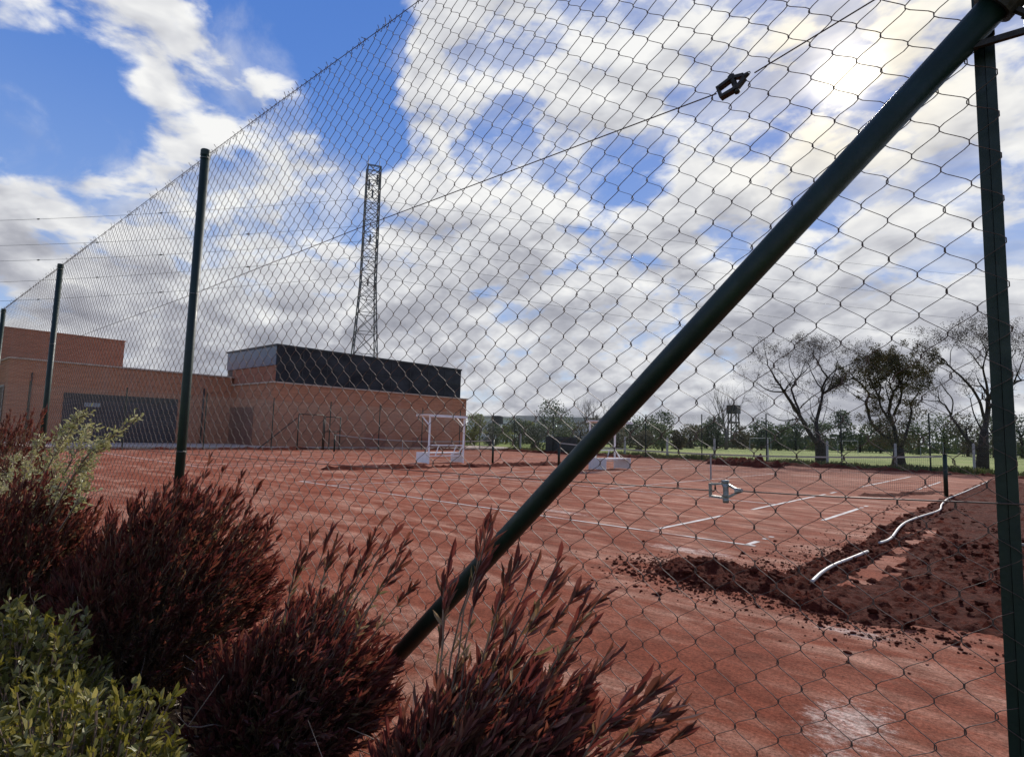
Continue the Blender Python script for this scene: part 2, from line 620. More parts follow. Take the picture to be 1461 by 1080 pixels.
den, pl = cloud(dirv)
offs = T.vm('NORMALIZE', T.vm('ADD', dirv, (0.006, 0.0, 0.040)))
den_s, _ = cloud(dirv, 5)
den_up, _ = cloud(offs, 5)
bias = None
BLOBS = [  # px, py, radius(px), weight : where the broken cloud was thick and where blue showed
    (150, 20, 100, .12), (250, 50, 60, .10), (320, 120, 80, .22), (420, 105, 45, .16), (250, 140, 45, .08), (290, 175, 50, .10), (80, 320, 150, .25), (210, 270, 70, .14), (60, 420, 150, .2),
    (400, 262, 60, .20), (480, 255, 50, .16), (330, 345, 90, .18), (330, 470, 170, .22), (560, 420, 130, .20), (640, 300, 60, .16), (740, 290, 70, .16), (560, 265, 40, .1),
    (660, 90, 80, .16), (760, 60, 80, .14), (850, 150, 90, .14), (960, 50, 150, .20), (1190, 100, 170, .28), (1050, 240, 110, .18), (1300, 290, 120, .15),
    (850, 430, 180, .22), (1150, 460, 200, .20), (1400, 430, 110, .14), (1400, 150, 90, .14), (700, 520, 250, .25), (1000, 300, 60, .1), (1100, 560, 200, .16), (660, 200, 50, .12), (740, 180, 45, .10),
    (60, 130, 110, -.18), (380, 30, 90, -.14), (500, 45, 90, -.30), (340, 225, 60, -.14), (130, 195, 60, -.16), (490, 150, 60, -.16), (575, 150, 45, .10), (600, 220, 45, .08), (545, 205, 50, -.18), (130, 100, 60, -.06),
    (705, 135, 35, -.08), (900, 240, 65, -.24), (850, 320, 60, -.14), (450, 305, 45, -.20), (510, 325, 40, -.2), (610, 318, 40, -.14), (1000, 130, 35, -.10), (1130, 215, 45, -.10), (960, 270, 50, -.12),
    (1240, 378, 50, -.20), (1340, 380, 50, -.18), (830, 90, 40, -.12), (950, 420, 40, -.08), (1340, 215, 50, -.12), (1430, 230, 50, -.10), (10, 200, 80, -.14), (1420, 330, 50, -.08), (640, 120, 100, .12), (600, 60, 50, .10), (710, 180, 90, .11), (780, 230, 40, -.08), (640, 250, 40, -.1), (400, 300, 30, -.1)]
for (u, v, r, w) in BLOBS:
    d0 = ray(u, v)
    k = np.linalg.norm(d0)
    d0 = d0 / k
    sig = r / F_PX / k
    dd = T.vm('DISTANCE', dirv, tuple(d0))
    g_ = T.m('MULTIPLY', T.m('EXPONENT', T.m('MULTIPLY', T.m('MULTIPLY', dd, dd), -1.0 / (1.1 * sig * sig))), w if w > 0 else 1.5 * w)
    bias = g_ if bias is None else T.m('ADD', bias, g_)
bias = T.m('MINIMUM', T.m('MAXIMUM', bias, -.38), .16)
D_ = T.m('ADD', T.m('MULTIPLY', T.m('SUBTRACT', den, .5), 1.5), bias)
lowk = T.smooth(sp.outputs[2], .50, .12)
D_ = T.m('ADD', D_, T.m('MULTIPLY', T.smooth(sp.outputs[2], .36, .16), .10))
mask = T.smooth(D_, 0.01, 0.20)
veil = T.noise(T.mapping(pl, (1.5, 2.4, .35), (0, 0, .9)), 2.4, 9, .60, .5)
veil = T.m('MULTIPLY', T.smooth(T.m('ADD', veil, T.m('MULTIPLY', bias, .35)), .42, .72), .62)
mask = T.m('MAXIMUM', mask, veil)
# lit side / grey belly of each cloud
edge = T.m('SUBTRACT', den_s, den_up)
thick = T.smooth(D_, 0.08, 0.34)
lit = T.m('ADD', 0.80, T.m('MULTIPLY', edge, 2.2))
lit = T.m('ADD', lit, T.m('MULTIPLY', T.m('SUBTRACT', den, den_s), 1.2))
lit = T.m('SUBTRACT', lit, T.m('MULTIPLY', thick, T.m('ADD', .15, T.m('MULTIPLY', lowk, .27))), clamp=True)
ccol = T.ramp(lit, [(0.12, (.27, .28, .33)), (0.42, (.44, .45, .50)), (0.68, (.68, .69, .72)), (0.92, (.90, .90, .89))])
sd = T.vm('DOT_PRODUCT', dirv, tuple(SUN_DIR))
sdc = T.m('MAXIMUM', sd, 0.0)
glow = T.m('ADD', T.m('MULTIPLY', T.m('POWER', sdc, 1500.0), 2.6), T.m('ADD', T.m('MULTIPLY', T.m('POWER', sdc, 160.0), .12), T.m('MULTIPLY', T.m('POWER', sdc, 9.0), .0)))
core = T.m('ADD', 1.0, glow)
warm = T.mix(T.m('POWER', sdc, 120.0), ccol, T.mix(1.0, ccol, (1.10, 1.0, .80), 'MULTIPLY'))
csc = T.node('ShaderNodeVectorMath', operation='SCALE')
T.link(warm, csc.inputs[0])
T.link(core, csc.inputs['Scale'])
hz = T.smooth(sp.outputs[2], -0.06, 0.06)
ccol2 = T.mix(hz, (.70, .72, .76), csc.outputs[0])
bg_c = T.node('ShaderNodeBackground')
T.link(ccol2, bg_c.inputs[0])
bg_c.inputs[1].default_value = 0.80
mask2 = T.m('MAXIMUM', mask, T.m('MULTIPLY', T.m('POWER', sdc, 900.0), 0.95))
hm = T.m('MULTIPLY', T.smooth(sp.outputs[2], 0.07, 0.0), .55)
mask2 = T.m('MAXIMUM', mask2, hm)
mx = T.node('ShaderNodeMixShader')
T.link(mask2, mx.inputs[0])
T.link(bg_sky.outputs[0], mx.inputs[1])
T.link(bg_c.outputs[0], mx.inputs[2])
wo = T.node('ShaderNodeOutputWorld')
T.link(mx.outputs[0], wo.inputs[0])
W.cycles.sampling_method = 'MANUAL'
W.cycles.sample_map_resolution = 1024

sl = bpy.data.lights.new('sun', 'SUN')
sl.energy = 3.3
sl.angle = math.radians(1.5)
sl.color = (1, .95, .87)
so = bpy.data.objects.new('sun', sl)
COL.objects.link(so)
so.rotation_euler = Vector(tuple(SUN_DIR)).to_track_quat('Z', 'Y').to_euler()

S.view_settings.view_transform = 'Standard'
S.view_settings.look = 'None'
S.view_settings.exposure = 0.38
S.view_settings.gamma = 1.0

# ------------------------------------------------------------------ ground
FY = 1.48                                     # near fence plane
b = MB()
b.add([(-900, -300, -.012), (600, -300, -.012), (600, 1200, -.012), (-900, 1200, -.012)], [(0, 1, 2, 3)])
structure(b.build('grass_field', GRASS))
b = MB()
b.add([(-36.2, 1.36, 0), (7, 1.36, 0), (7, 37.5, 0), (-36.2, 37.5, 0)], [(0, 1, 2, 3)])
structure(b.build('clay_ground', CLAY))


def grid(x0, x1, y0, y1, step, fn):
    nx, ny = int((x1 - x0) / step) + 1, int((y1 - y0) / step) + 1
    X, Y = np.meshgrid(np.linspace(x0, x1, nx), np.linspace(y0, y1, ny))
    Z = np.array([fn(x, y) for x, y in zip(X.ravel(), Y.ravel())])
    V = np.stack([X.ravel(), Y.ravel(), Z], 1)
    i = (np.arange(ny - 1)[:, None] * nx + np.arange(nx - 1)[None, :]).ravel()
    q = np.stack([i, i + 1, i + nx + 1, i + nx], 1)
    return V, q


def sstep(x, a, b_):
    t = min(1, max(0, (x - a) / (b_ - a)))
    return t * t * (3 - 2 * t)


def bedz(x, y):
    e = 1.46 - y + .05 * mn.noise((x * 1.5, 3, 0))
    return -.03 + .14 * sstep(e, 0, .35) + .03 * mn.fractal((x * 3, y * 3, 0), 1, 2, 4) + .008 * mn.noise((x * 30, y * 30, 0))


b = MB()
V, q = grid(-9, 2.5, -3, 1.50, .045, bedz)
b.add(V, q)
structure(b.build('garden_bed_ground', BED, smooth=True))
b = MB()
b.box((-44.35, -6, -.01), (-36.25, 44, .11))
structure(b.build('concrete_path', CONC))

# dug soil: a ridge along the trench and the tilled strip beside it


DUG_POLY = np.array([(-3.1, 5.75), (-2.85, 6.1), (-2.62, 5.85), (-2.4, 6.2), (-1.98, 6.15), (-1.86, 8.3), (-1.95, 11.2), (-1.92, 15), (-1.85, 18.2), (-1.75, 24), (-1.6, 30.5),
                     (5, 30.5), (5, 5.5), (.4, 5.45), (-.30, 5.25), (-.62, 5.12), (-.95, 4.86), (-1.35, 5.0), (-1.75, 5.12), (-2.1, 5.12), (-2.45, 5.02), (-2.85, 5.2)])
BARE = np.array([(-1.50, 5.75), (-1.45, 8.6), (-1.42, 11.5), (-1.30, 12.5), (-1.15, 11.0), (-1.2, 8.8), (-1.10, 7.4), (-1.14, 6.8), (-1.28, 6.3)])


def sdf(P, x, y):
    """signed distance to a polygon, positive inside"""
    a, c = P, np.roll(P, -1, 0)
    d = c - a
    t = np.clip(((x - a[:, 0]) * d[:, 0] + (y - a[:, 1]) * d[:, 1]) / (d * d).sum(1), 0, 1)
    m = np.hypot(x - a[:, 0] - t * d[:, 0], y - a[:, 1] - t * d[:, 1]).min()
    cr = ((a[:, 1] > y) != (c[:, 1] > y)) & (x < d[:, 0] * (y - a[:, 1]) / np.where(d[:, 1] == 0, 1e-9, d[:, 1]) + a[:, 0])
    return m if cr.sum() % 2 else -m


def dug(x, y):
    n1 = mn.noise((x * 2.2, y * 2.2, 1))
    n2 = mn.noise((x * 7, y * 7, 6))
    n3 = mn.noise((x * 16, y * 16, 2))
    e = sdf(DUG_POLY, x, y) + .13 * n1 + .09 * n2 + .06 * n3
    m = sstep(e, .0, .13)
    bare = sstep(sdf(BARE, x, y) + .22 * n1 + .20 * n2 + .10 * n3, .02, .14)
    m *= 1 - .97 * bare
    if m <= 0:
        return -.05
    ridge = math.exp(-((e - .26) / .17) ** 2) * .045 * (1 if x < -1.2 else 0)
    heap = .085 * math.exp(-((x + 2.5) / .30) ** 2 - ((y - 5.72) / .24) ** 2)
    cl1 = abs(mn.fractal((x * 6.5, y * 6.5, 2), .75, 2.1, 5))
    z = -.012 + ridge + heap + .075 * cl1 + .022 * mn.noise((x * 19, y * 19, 5)) + .02 * n1
    return -.05 + m * (.05 + max(z, .004))


b = MB()
V, q = grid(-3.5, 2.2, 4.4, 11.0, .032, dug)
b.add(V, q)
V, q = grid(-3.5, 4.5, 11.0, 31.0, .085, dug)
b.add(V, q)
tag(b.build('dug_soil', DUG, smooth=False), 'loose dark red soil dug up beside the white pipe', 'soil', kind='stuff')


def ridge_obj(name, label, pts, w, h, step, seed):
    P = np.array(pts, float)
    lo, hi = P.min(0) - w * 1.8, P.max(0) + w * 1.8

    def fn(x, y):
        best = 9
        for a, c in zip(P[:-1], P[1:]):
            d = c - a
            t = min(1, max(0, ((x - a[0]) * d[0] + (y - a[1]) * d[1]) / (d @ d)))
            best = min(best, math.hypot(x - a[0] - t * d[0], y - a[1] - t * d[1]))
        n_ = mn.noise((x * .7, y * .7, seed))
        n5 = mn.noise((x * 2.4, y * 2.4, seed + 3))
        k = sstep(w * (1 + .7 * n_ + .5 * n5) - best, 0, w * .7)
        return -.05 + k * (max(.0, h * .35 + .9 * h * n_ + .6 * h * n5 + 1.3 * h * abs(mn.fractal((x * 3.2, y * 3.2, seed), .8, 2.1, 4))) + .045)
    bb = MB()
    V, q = grid(lo[0], hi[0], lo[1], hi[1], step, fn)
    bb.add(V, q)
    o = bb.build(name, DUG)
    tag(o, label, 'soil', kind='stuff')
    return o


ridge_obj('soil_ridge', 'low dark ridge of dug soil running between the two courts', [(-17.4, 10.6), (-17.2, 14), (-16.9, 18), (-16.6, 25)], .55, .10, .09, 3)
ridge_obj('soil_ridge', 'low dark soil bank along the foot of the far fence', [(-34, 36.3), (-12, 36.4), (-2, 36.2), (2, 34)], .55, .14, .2, 5)
ridge_obj('soil_heap', 'red soil heaps at the far end behind the white bench', [(-13.2, 32.5), (-10.6, 32.2)], .9, .35, .14, 8)
ridge_obj('soil_patch', 'small dark patch of soil by the green net post', [(-3.3, 17.4), (-2.7, 19.2), (-2.2, 21.2)], .38, .05, .08, 9)
ridge_obj('soil_ridge', 'dark soil edge along the foot of the building side fence', [(-35.2, 6), (-35.3, 20), (-35.2, 35)], .4, .12, .2, 6)

# loose clods on the clay
ico_v = np.array([(0, 0, 1), (.89, 0, .45), (.28, .85, .45), (-.72, .53, .45), (-.72, -.53, .45), (.28, -.85, .45), (.72, .53, -.45), (-.28, .85, -.45), (-.89, 0, -.45), (-.28, -.85, -.45), (.72, -.53, -.45), (0, 0, -1)])
ico_t = np.array([(0, 1, 2), (0, 2, 3), (0, 3, 4), (0, 4, 5), (0, 5, 1), (1, 6, 2), (2, 7, 3), (3, 8, 4), (4, 9, 5), (5, 10, 1), (6, 7, 2), (7, 8, 3), (8, 9, 4), (9, 10, 5), (10, 6, 1), (11, 7, 6), (11, 8, 7), (11, 9, 8), (11, 10, 9), (11, 6, 10)])
b = MB()


def clod(x, y, r, z=0):
    a = rnd.random() * 6.3
    c, s = math.cos(a), math.sin(a)
    V = ico_v * np.array([r * rnd.uniform(.8, 1.5), r * rnd.uniform(.7, 1.1), r * rnd.uniform(.5, .8)])
    V = V * rg.uniform(.8, 1.15, (12, 1))
    V = np.stack([V[:, 0] * c - V[:, 1] * s, V[:, 0] * s + V[:, 1] * c, V[:, 2]], 1) + np.array([x, y, z + r * .35])
    b.add(V, None, ico_t)


for i in range(480):                                     # fallen around the edge of the digging
    t = rnd.random()
    if t < .45:
        x = rnd.uniform(-3.3, 0.2)
        y = 4.95 - abs(rnd.gauss(0, .25)) + (.25 if x > -1.4 else .45)
    elif t < .7:
        x, y = rnd.gauss(-2.7, .45), rnd.gauss(5.5, .35)
    else:
        y = rnd.uniform(6, 16)
        x = -2.1 - abs(rnd.gauss(0, .25))
    clod(x, y, min(.032, .005 + rnd.expovariate(1 / .006)))
for u, v, r in ((940, 849, .03), (918, 773, .022), (1003, 845, .02), (1060, 790, .03), (880, 838, .014), (1210, 932, .022), (1280, 918, .02), (1375, 905, .02), (945, 800, .015), (1020, 860, .02)):
    p = onground(u, v)
    clod(p[0], p[1], r)
for i in range(2600):                                      # bigger lumps all over the tilled strip
    x, y = rnd.uniform(-1.0, 2), rnd.uniform(5.0, 13)
    z = dug(x, y)
    if z > .02:
        clod(x, y, min(.06, .010 + rnd.expovariate(1 / .013)), z)
for i in range(1500):
    y = rnd.uniform(5.0, 16)
    x = -1.9 + rnd.gauss(0, .35) - (.6 if y < 6.2 else 0)
    z = dug(x, y)
    if z > -.04:
        clod(x, y, min(.045, .007 + rnd.expovariate(1 / .010)), z)
edge = DUG_POLY[[0, 1, 2, 3, 4, 5, 6, 14, 15, 16, 17, 18, 19, 20, 21, 0]]
for i in range(4200):                                     # crumbs thinning out from the edge of the digging
    k = rnd.choice([0, 1, 2, 3, 4, 4, 4, 5, 8, 9, 10, 11, 12, 13, 14, 14])
    if k == 6:
        continue
    a, c = edge[k], edge[min(k + 1, 15)]
    p = a + (c - a) * rnd.random() + rg.normal(0, .13 if rnd.random() < .6 else .32, 2)
    z = dug(p[0], p[1])
    clod(p[0], p[1], min(.018, .003 + rnd.expovariate(1 / .0035)), max(z, 0))
tag(b.build('soil_clods', DUG), 'loose red clods scattered over the clay and the digging', 'soil', kind='stuff')

# ------------------------------------------------------------------ court lines (plastic tape, broken in places)
b = MB()


def line(x0, y0, x1, y1, w=.055):
    dx, dy = x1 - x0, y1 - y0
    L = math.hypot(dx, dy)
    nx, ny = -dy / L * w / 2, dx / L * w / 2
    n = max(1, int(L / .35))
    V = []
    for i in range(n + 1):
        t = i / n
        j = .012 * mn.noise((x0 * 3 + t * L * .6, y0 * 7, 0))
        wv = 1 + .25 * mn.noise((x0 + t * L * 2.2, y0, 9))
        px, py = x0 + dx * t - dy / L * j, y0 + dy * t + dx / L * j
        V += [(px + nx * wv, py + ny * wv, .005), (px - nx * wv, py - ny * wv, .005)]
    q = [(2 * i, 2 * i + 1, 2 * i + 3, 2 * i + 2) for i in range(n)]
    b.add(V, q)


X0, X1, Y0 = -13.745, -2.775, 7.625
line(X0 - .05, Y0, X1 + .1, Y0, .06)
line(X0, Y0, X0, Y0 + 23.77)
line(X0 + 1.37, Y0, X0 + 1.37, Y0 + 23.77)
for a, c in ((7.62, 10.2), (11.65, 16.9), (17.4, 18.0), (20.9, 30.6)):
    line(X1 - 1.37, a, X1 - 1.37, c, .07)
for a, c in ((7.62, 8.0), (8.25, 8.32), (8.5, 8.57), (11.1, 13.8), (14.0, 14.15), (14.4, 14.6), (21.7, 22.6), (23.1, 23.5), (24, 27.3)):
    line(X1, a, X1, c, .07)
line(X0 + 1.37, Y0 + 5.485, X1 - 1.37, Y0 + 5.485)
line((X0 + X1) / 2, Y0 + 5.485, (X0 + X1) / 2, Y0 + 18.285)
line(X0 + 1.37, Y0 + 18.285, X1 - 1.37, Y0 + 18.285)
line(X0, Y0 + 23.77, X1, Y0 + 23.77)
line(-3.4, 16.75, -2.95, 17.1, .10)
XA, XB = -31.0, -20.03
for x in (XA, XA + 1.37, XB - 1.37, XB):
    line(x, Y0, x, Y0 + 23.77)
for y in (Y0, Y0 + 23.77):
    line(XA, y, XB, y)
for y in (Y0 + 5.485, Y0 + 18.285):
    line(XA + 1.37, y, XB - 1.37, y)
line((XA + XB) / 2, Y0 + 5.485, (XA + XB) / 2, Y0 + 18.285)
structure(b.build('court_marking_lines', TAPE))

# ------------------------------------------------------------------ the white pipe
for pts, lab, r0 in (([(-1.56, 5.84), (-1.60, 6.3), (-1.60, 6.8), (-1.56, 7.4), (-1.52, 7.95)], 'short white plastic pipe bent on the soil nearest the fence', .017),
                 ([(-1.53, 8.69), (-1.50, 9.3), (-1.57, 10.2), (-1.66, 11.5), (-1.60, 12.8), (-1.50, 13.6), (-1.46, 14.4), (-1.58, 15.4), (-1.60, 16.3), (-1.66, 17.6), (-1.60, 20.5), (-1.55, 23.8), (-1.42, 29)], 'long white plastic pipe running along the trench past the net post', .017)):
    P = []
    for i, (x, y) in enumerate(pts):
        P.append((x, y, max(.05, dug(x, y) + .03)))
    # smooth it
    P = np.array(P)
    tt = np.linspace(0, len(P) - 1, len(P) * 6)
    PP = np.stack([np.interp(tt, np.arange(len(P)), P[:, k]) for k in range(3)], 1)
    for _ in range(12):
        PP[1:-1] = (PP[:-2] + 2 * PP[1:-1] + PP[2:]) / 4
    b = MB()
    b.tube(PP, r0, 10)
    tag(b.build('plastic_pipe', PIPE, smooth=True), lab, 'pipe', 'white pipe pieces on the dug soil')
b = MB()
p0 = ony(1436, 773, 1.56)
P = [p0, p0 + np.array([.02, 0, -.003]), p0 + np.array([.06, .01, -.004]), p0 + np.array([.14, .05, .0]), p0 + np.array([.3, .2, .0])]
b.tube(P, .0042, 8)
tag(b.build('white_cable', PIPE, smooth=True), 'thin white cable end poking past the thin green end post', 'cable')

# ------------------------------------------------------------------ near fence
fence = thing('chain_link_fence', 'tall near chain link fence on green posts with a diagonal brace', 'fence', (0, FY, 0))
PITCHX, HZ, TOP = .0985, .0433, 3.14


def fence_mesh(x0, x1, seed):
    rows = int(TOP / HZ)
    nw = int((x1 - x0) / (PITCHX / 2)) + 1
    xs0 = x1 - np.arange(nw) * PITCHX / 2
    k = np.repeat(np.arange(rows + 1), 4)
    off4 = np.tile([-.0120, -.0042, .0042, .0120], rows + 1)
    in4 = np.tile([.0088, .0, .0, .0088], rows + 1)
    up = np.tile([0, 0, 1, 1], rows + 1)
    zb = k * HZ + off4
    par = np.arange(nw) % 2
    V = []
    r = .0015
    n = 4
    ang = np.arange(n) * 2 * PI / n + PI / 4
    for w in range(nw):
        right = (k + par[w]) % 2
        x = xs0[w] + (right * 2 - 1) * (PITCHX / 4 + .0004 - in4)
        jit = rg.normal(0, .0012, rows + 1)[k]
        x = x + jit
        z = zb + rg.normal(0, .0008, rows + 1)[k]
        # sag and bulge of the sheet
        z = z + np.array([.006 * mn.noise((float(a) * .9, float(c) * .9, 3)) + .003 * mn.noise((float(a) * 4, float(c) * 4, 13)) for a, c in zip(x[::12], z[::12])]).repeat(12)[:len(x)]
        z = z * (1 + np.minimum(0, x + 3.2) * .0040)
        xo = np.array([.006 * mn.noise((float(a) * .8, float(c) * 1.1, 8)) for a, c in zip(x[::12], z[::12])]).repeat(12)[:len(x)]
        x = x + xo
        seg_dir = np.where(up == 1, 1 - 2 * right, 1 - 2 * (1 - right))
        y = FY + .0020 * seg_dir + .010 * np.sin(x * 1.9 + 1) * np.sin(z * 2.3)
        C = np.stack([x, y, z], 1)
        ring = np.stack([np.cos(ang), np.sin(ang), 0 * ang], 1) * r
        V.append((C[:, None, :] + ring[None]).reshape(-1, 3))
    V = np.array(V)
    m = V.shape[1] // n
    i = (np.arange(m - 1)[:, None] * n)
    j = np.arange(n)[None, :]
    qq = np.stack([i + j, i + (j + 1) % n, i + n + (j + 1) % n, i + n + j], -1).reshape(-1, 4)
    Q = (np.arange(nw)[:, None, None] * V.shape[1] + qq[None]).reshape(-1, 4)
    bb = MB()
    bb.add(V.reshape(-1, 3), Q)
    # cut wire ends standing above the top wire
    for w in range(0, nw):
        if rnd.random() < .9:
            x = xs0[w]
            TOPX = TOP * (1 + min(0, x + 3.2) * .0040)
            h_ = rnd.uniform(.02, .06)
            dx = rnd.uniform(-.03, .012)
            if rnd.random() < .55:
                bb.tube([(x, FY, TOPX - .01), (x + dx * .3, FY + .006, TOPX + h_ * .5), (x + dx, FY - .006, TOPX + h_)], .0016, 4)
            bb.tube([(x - .024, FY + .003, TOPX - .012), (x, FY - .004, TOPX + .008), (x + .024, FY + .003, TOPX - .012)], .0016, 4, False)
    return bb


fence_mesh(-19.5, -0.0535, 1).build('chain_link_mesh', WIRE, fence)
for i, (x, ztop) in enumerate(((-4.12, 3.10), (-8.16, 3.02), (-11.76, 2.95), (-15.6, 2.88))):
    b = MB()
    yy = FY - .034
    b.tube([(x, yy, -.1), (x, yy, ztop + .02)], .0285, 20)
    o = b.build('post', GREEN, fence, smooth=False)
    for poly in o.data.polygons:
        poly.use_smooth = len(poly.vertices) == 4
    c = MB()
    c.tube([(x, yy, ztop), (x, yy, ztop + .036), (x, yy, ztop + .042)], [.031, .031, .027], 20)
    c.build('post_cap', GREEN, o)
    for z in (.12, 1.12, 2.15, ztop - .02):
        c = MB()
        c.tube([(x + .030 * math.cos(a), yy + .031 * math.sin(a), z) for a in np.linspace(0, 2 * PI, 13)], .0016, 4, False)
        c.tube([(x + .03, yy + .01, z), (x + .042, yy - .004, z + .008)], .0016, 4)
        c.build('wire_tie', STEEL, o)
# thin end post: a folded steel channel
b = MB()
xx = -.047
b.box((xx - .0175, FY + .010, -.1), (xx - .0005, FY + .026, 3.2))
b.box((xx + .0005, FY + .006, -.1), (xx + .0165, FY + .024, 3.2))
b.box((xx - .0165, FY + .0262, -.1), (xx + .0155, FY + .029, 3.19))
eo = b.build('end_post', GREEN, fence)
# corner post just beyond it
b = MB()
b.tube([(.052, FY + .03, -.1), (.052, FY + .03, 3.25)], .036, 20)
cp = b.build('corner_post', GREEN, fence, smooth=True)
# brace
top, bot = np.array([.045, 1.455, 2.235]), np.array([-2.32, 1.43, -.03])
b = MB()
dv = (top - bot) / np.linalg.norm(top - bot)
b.tube([bot, bot + (top - bot) * .33, bot + (top - bot) * .66, top], .0308, 28)
br = b.build('brace', GREEN, fence)
for poly in br.data.polygons:
    poly.use_smooth = len(poly.vertices) == 4
b = MB()
a0 = top - dv * .07
b.tube([a0 - dv * .035, a0 + dv * .035], .041, 20)
b.tube([(.052, FY + .03, 2.20), (.052, FY + .03, 2.28)], .043, 20)
s_ = np.cross(dv, (0, 1, 0))
for k in (-.022, .022):
    p = a0 + dv * k + s_ * -.040
    b.tube([p, p + s_ * -.018], .0075, 6)
    b.tube([p + s_ * -.018, p + s_ * -.026], .011, 6)
b.bar((-.075, FY - .03, 2.095), (.05, FY - .012, 2.10), .010, .012)
b.tube([(.038, FY - .012, 2.08), (.038, FY - .012, 2.13)], .010, 6)
b.build('brace_clamp', RUSTED, br)
# tension wires
TW = [([(-19.5, FY - .006, TOP * .935), (-11.76, FY - .006, TOP * .966), (-8.16, FY - .006, TOP * .980), (-4.12, FY - .006, TOP * .9965), (-3.2, FY - .006, TOP - .004), (-2.2, FY - .006, TOP - .008), (.05, FY - .006, TOP + .01)], .0018),
      ([(-19.5, FY - .006, 2.12), (-8.6, FY - .006, 2.14), (-4.287, FY - .006, 2.168), (-2.2, FY - .006, 2.205), (-.605, FY - .008, 2.211)], .0018),
      ([(-.505, FY - .008, 2.229), (-.235, FY - .006, 2.297), (.05, FY - .004, 2.36)], .0018),
      ([(-19.5, FY - .006, 1.06), (-8.6, FY - .006, 1.09), (-4.287, FY - .006, 1.10), (-1.23, FY - .006, 1.145), (-.615, FY - .008, 1.158)], .0016),
      ([(-.545, FY - .008, 1.162), (-.34, FY - .006, 1.1665), (.05, FY - .004, 1.184)], .0016),
      ([(-19.5, FY - .006, .10), (-8, FY - .006, .09), (.05, FY - .004, .10)], .0018)]
for P, r in TW:
    b = MB()
    b.tube(P, r, 5)
    b.build('tension_wire', WIRE, fence)


def tensioner(x0, z0, ang, size, mat, th=1.0):
    """wire strainer: a strap bent into a stirrup, a spool across it and two arms closing on the eye"""
    ca, sa = math.cos(ang), math.sin(ang)
    y = FY - .012

    def Pt(a, c, d=0):
        return (x0 + (a * ca - c * sa) * size, y + d * size, z0 + (a * sa + c * ca) * size)
    bb = MB()
    bb.bar(Pt(-.5, .20, .02), Pt(.06, .24, .02), .26 * size * th, .10 * size * th)
    bb.bar(Pt(-.5, -.20, -.02), Pt(.06, -.24, -.02), .26 * size * th, .10 * size * th)
    bb.bar(Pt(-.5, -.235, 0), Pt(-.5, .235, 0), .28 * size * th, .075 * size * th)
    bb.bar(Pt(.05, .24, .02), Pt(.40, .06, 0), .20 * size * th, .11 * size * th)
    bb.bar(Pt(.05, -.24, -.02), Pt(.40, -.05, 0), .20 * size * th, .12 * size * th)
    bb.tube([Pt(.36, .01, 0), Pt(.56, .03, 0)], [.11 * size, .07 * size], 8)
    bb.tube([Pt(.56 + .05 * math.cos(t), .035 + .05 * math.sin(t), 0) for t in np.linspace(0, 2 * PI, 9)], .016 * size, 5, False)
    o = bb.build('wire_tensioner', mat, fence)
    s = MB()
    s.tube([Pt(.03, -.40, -.02), Pt(.03, -.24, -.02)], .10 * size, 6)
    s.tube([Pt(.03, -.22, -.02), Pt(.035, -.10, 0), Pt(.035, .10, 0), Pt(.03, .20, .02)], [.13 * size, .09 * size, .09 * size, .13 * size], 12)
    s.tube([Pt(.02, .26, .02), Pt(.02, .36, .02)], .13 * size, 6)
    for k in range(3):
        s.tube([Pt(.035 + .085 * math.cos(t), -.05 + k * .05, .085 * math.sin(t)) for t in np.linspace(0, 2 * PI, 9)], .018 * size, 4, False)
    s.build('spool', mat, o)


tensioner(-.558, 2.217, .30, .076, RUSTED)
tensioner(-.588, 1.160, .03, .074, STEEL, .62)

# ------------------------------------------------------------------ far fences


def far_fence(name, label, pts, post_h, spacing, mesh_h, group, arms=False):
    """posts along a polyline with straight mesh wires between them"""
    a, c = np.array(pts[0]), np.array(pts[1])
    root = thing(name, label, 'fence', (a[0], a[1], 0), group)
    d = c - a
    L = np.hypot(*d)
    d = d / L
    n = int(round(L / spacing))
    for i in range(n + 1):
        p = a + d * L * i / n
        bb = MB()
        bb.tube([(p[0], p[1], -.1), (p[0], p[1], post_h)], .036, 10)
        bb.build('post', GREEN, root)
    bb = MB()
    st = .085
    N = int(L / st)
    off = np.array([d[1], -d[0]]) * .04
    for i in range(-int(mesh_h / st), N):
        for sg in (1, -1):
            s0, s1 = i * st, i * st + mesh_h
            z0, z1 = 0.02, mesh_h
            if s0 < 0:
                z0 += -s0
                s0 = 0
            if s1 > L:
                z1 -= s1 - L
                s1 = L
            if sg < 0:
                s0, s1 = L - s0, L - s1
            A, B = a + d * s0 + off, a + d * s1 + off
            bb.bar((A[0], A[1], z0), (B[0], B[1], z1), .0032)
    for z in (.06, mesh_h * .5, mesh_h):
        bb.bar((a[0] + off[0], a[1] + off[1], z), (c[0] + off[0], c[1] + off[1], z), .006)
    bb.build('chain_link_mesh', WIRE_FAR, root)
    return root


far_fence('chain_link_fence', 'far chain link fence on green posts behind the near court', [(-36.8, 37.2), (4.0, 37.2)], 3.02, 4.1, 2.95, 'fences at the far sides of the courts')
far_fence('chain_link_fence', 'green post fence along the front of the brick building', [(-35.0, 1.6), (-35.0, 37.0)], 3.18, 3.85, 3.0, 'fences at the far sides of the courts')

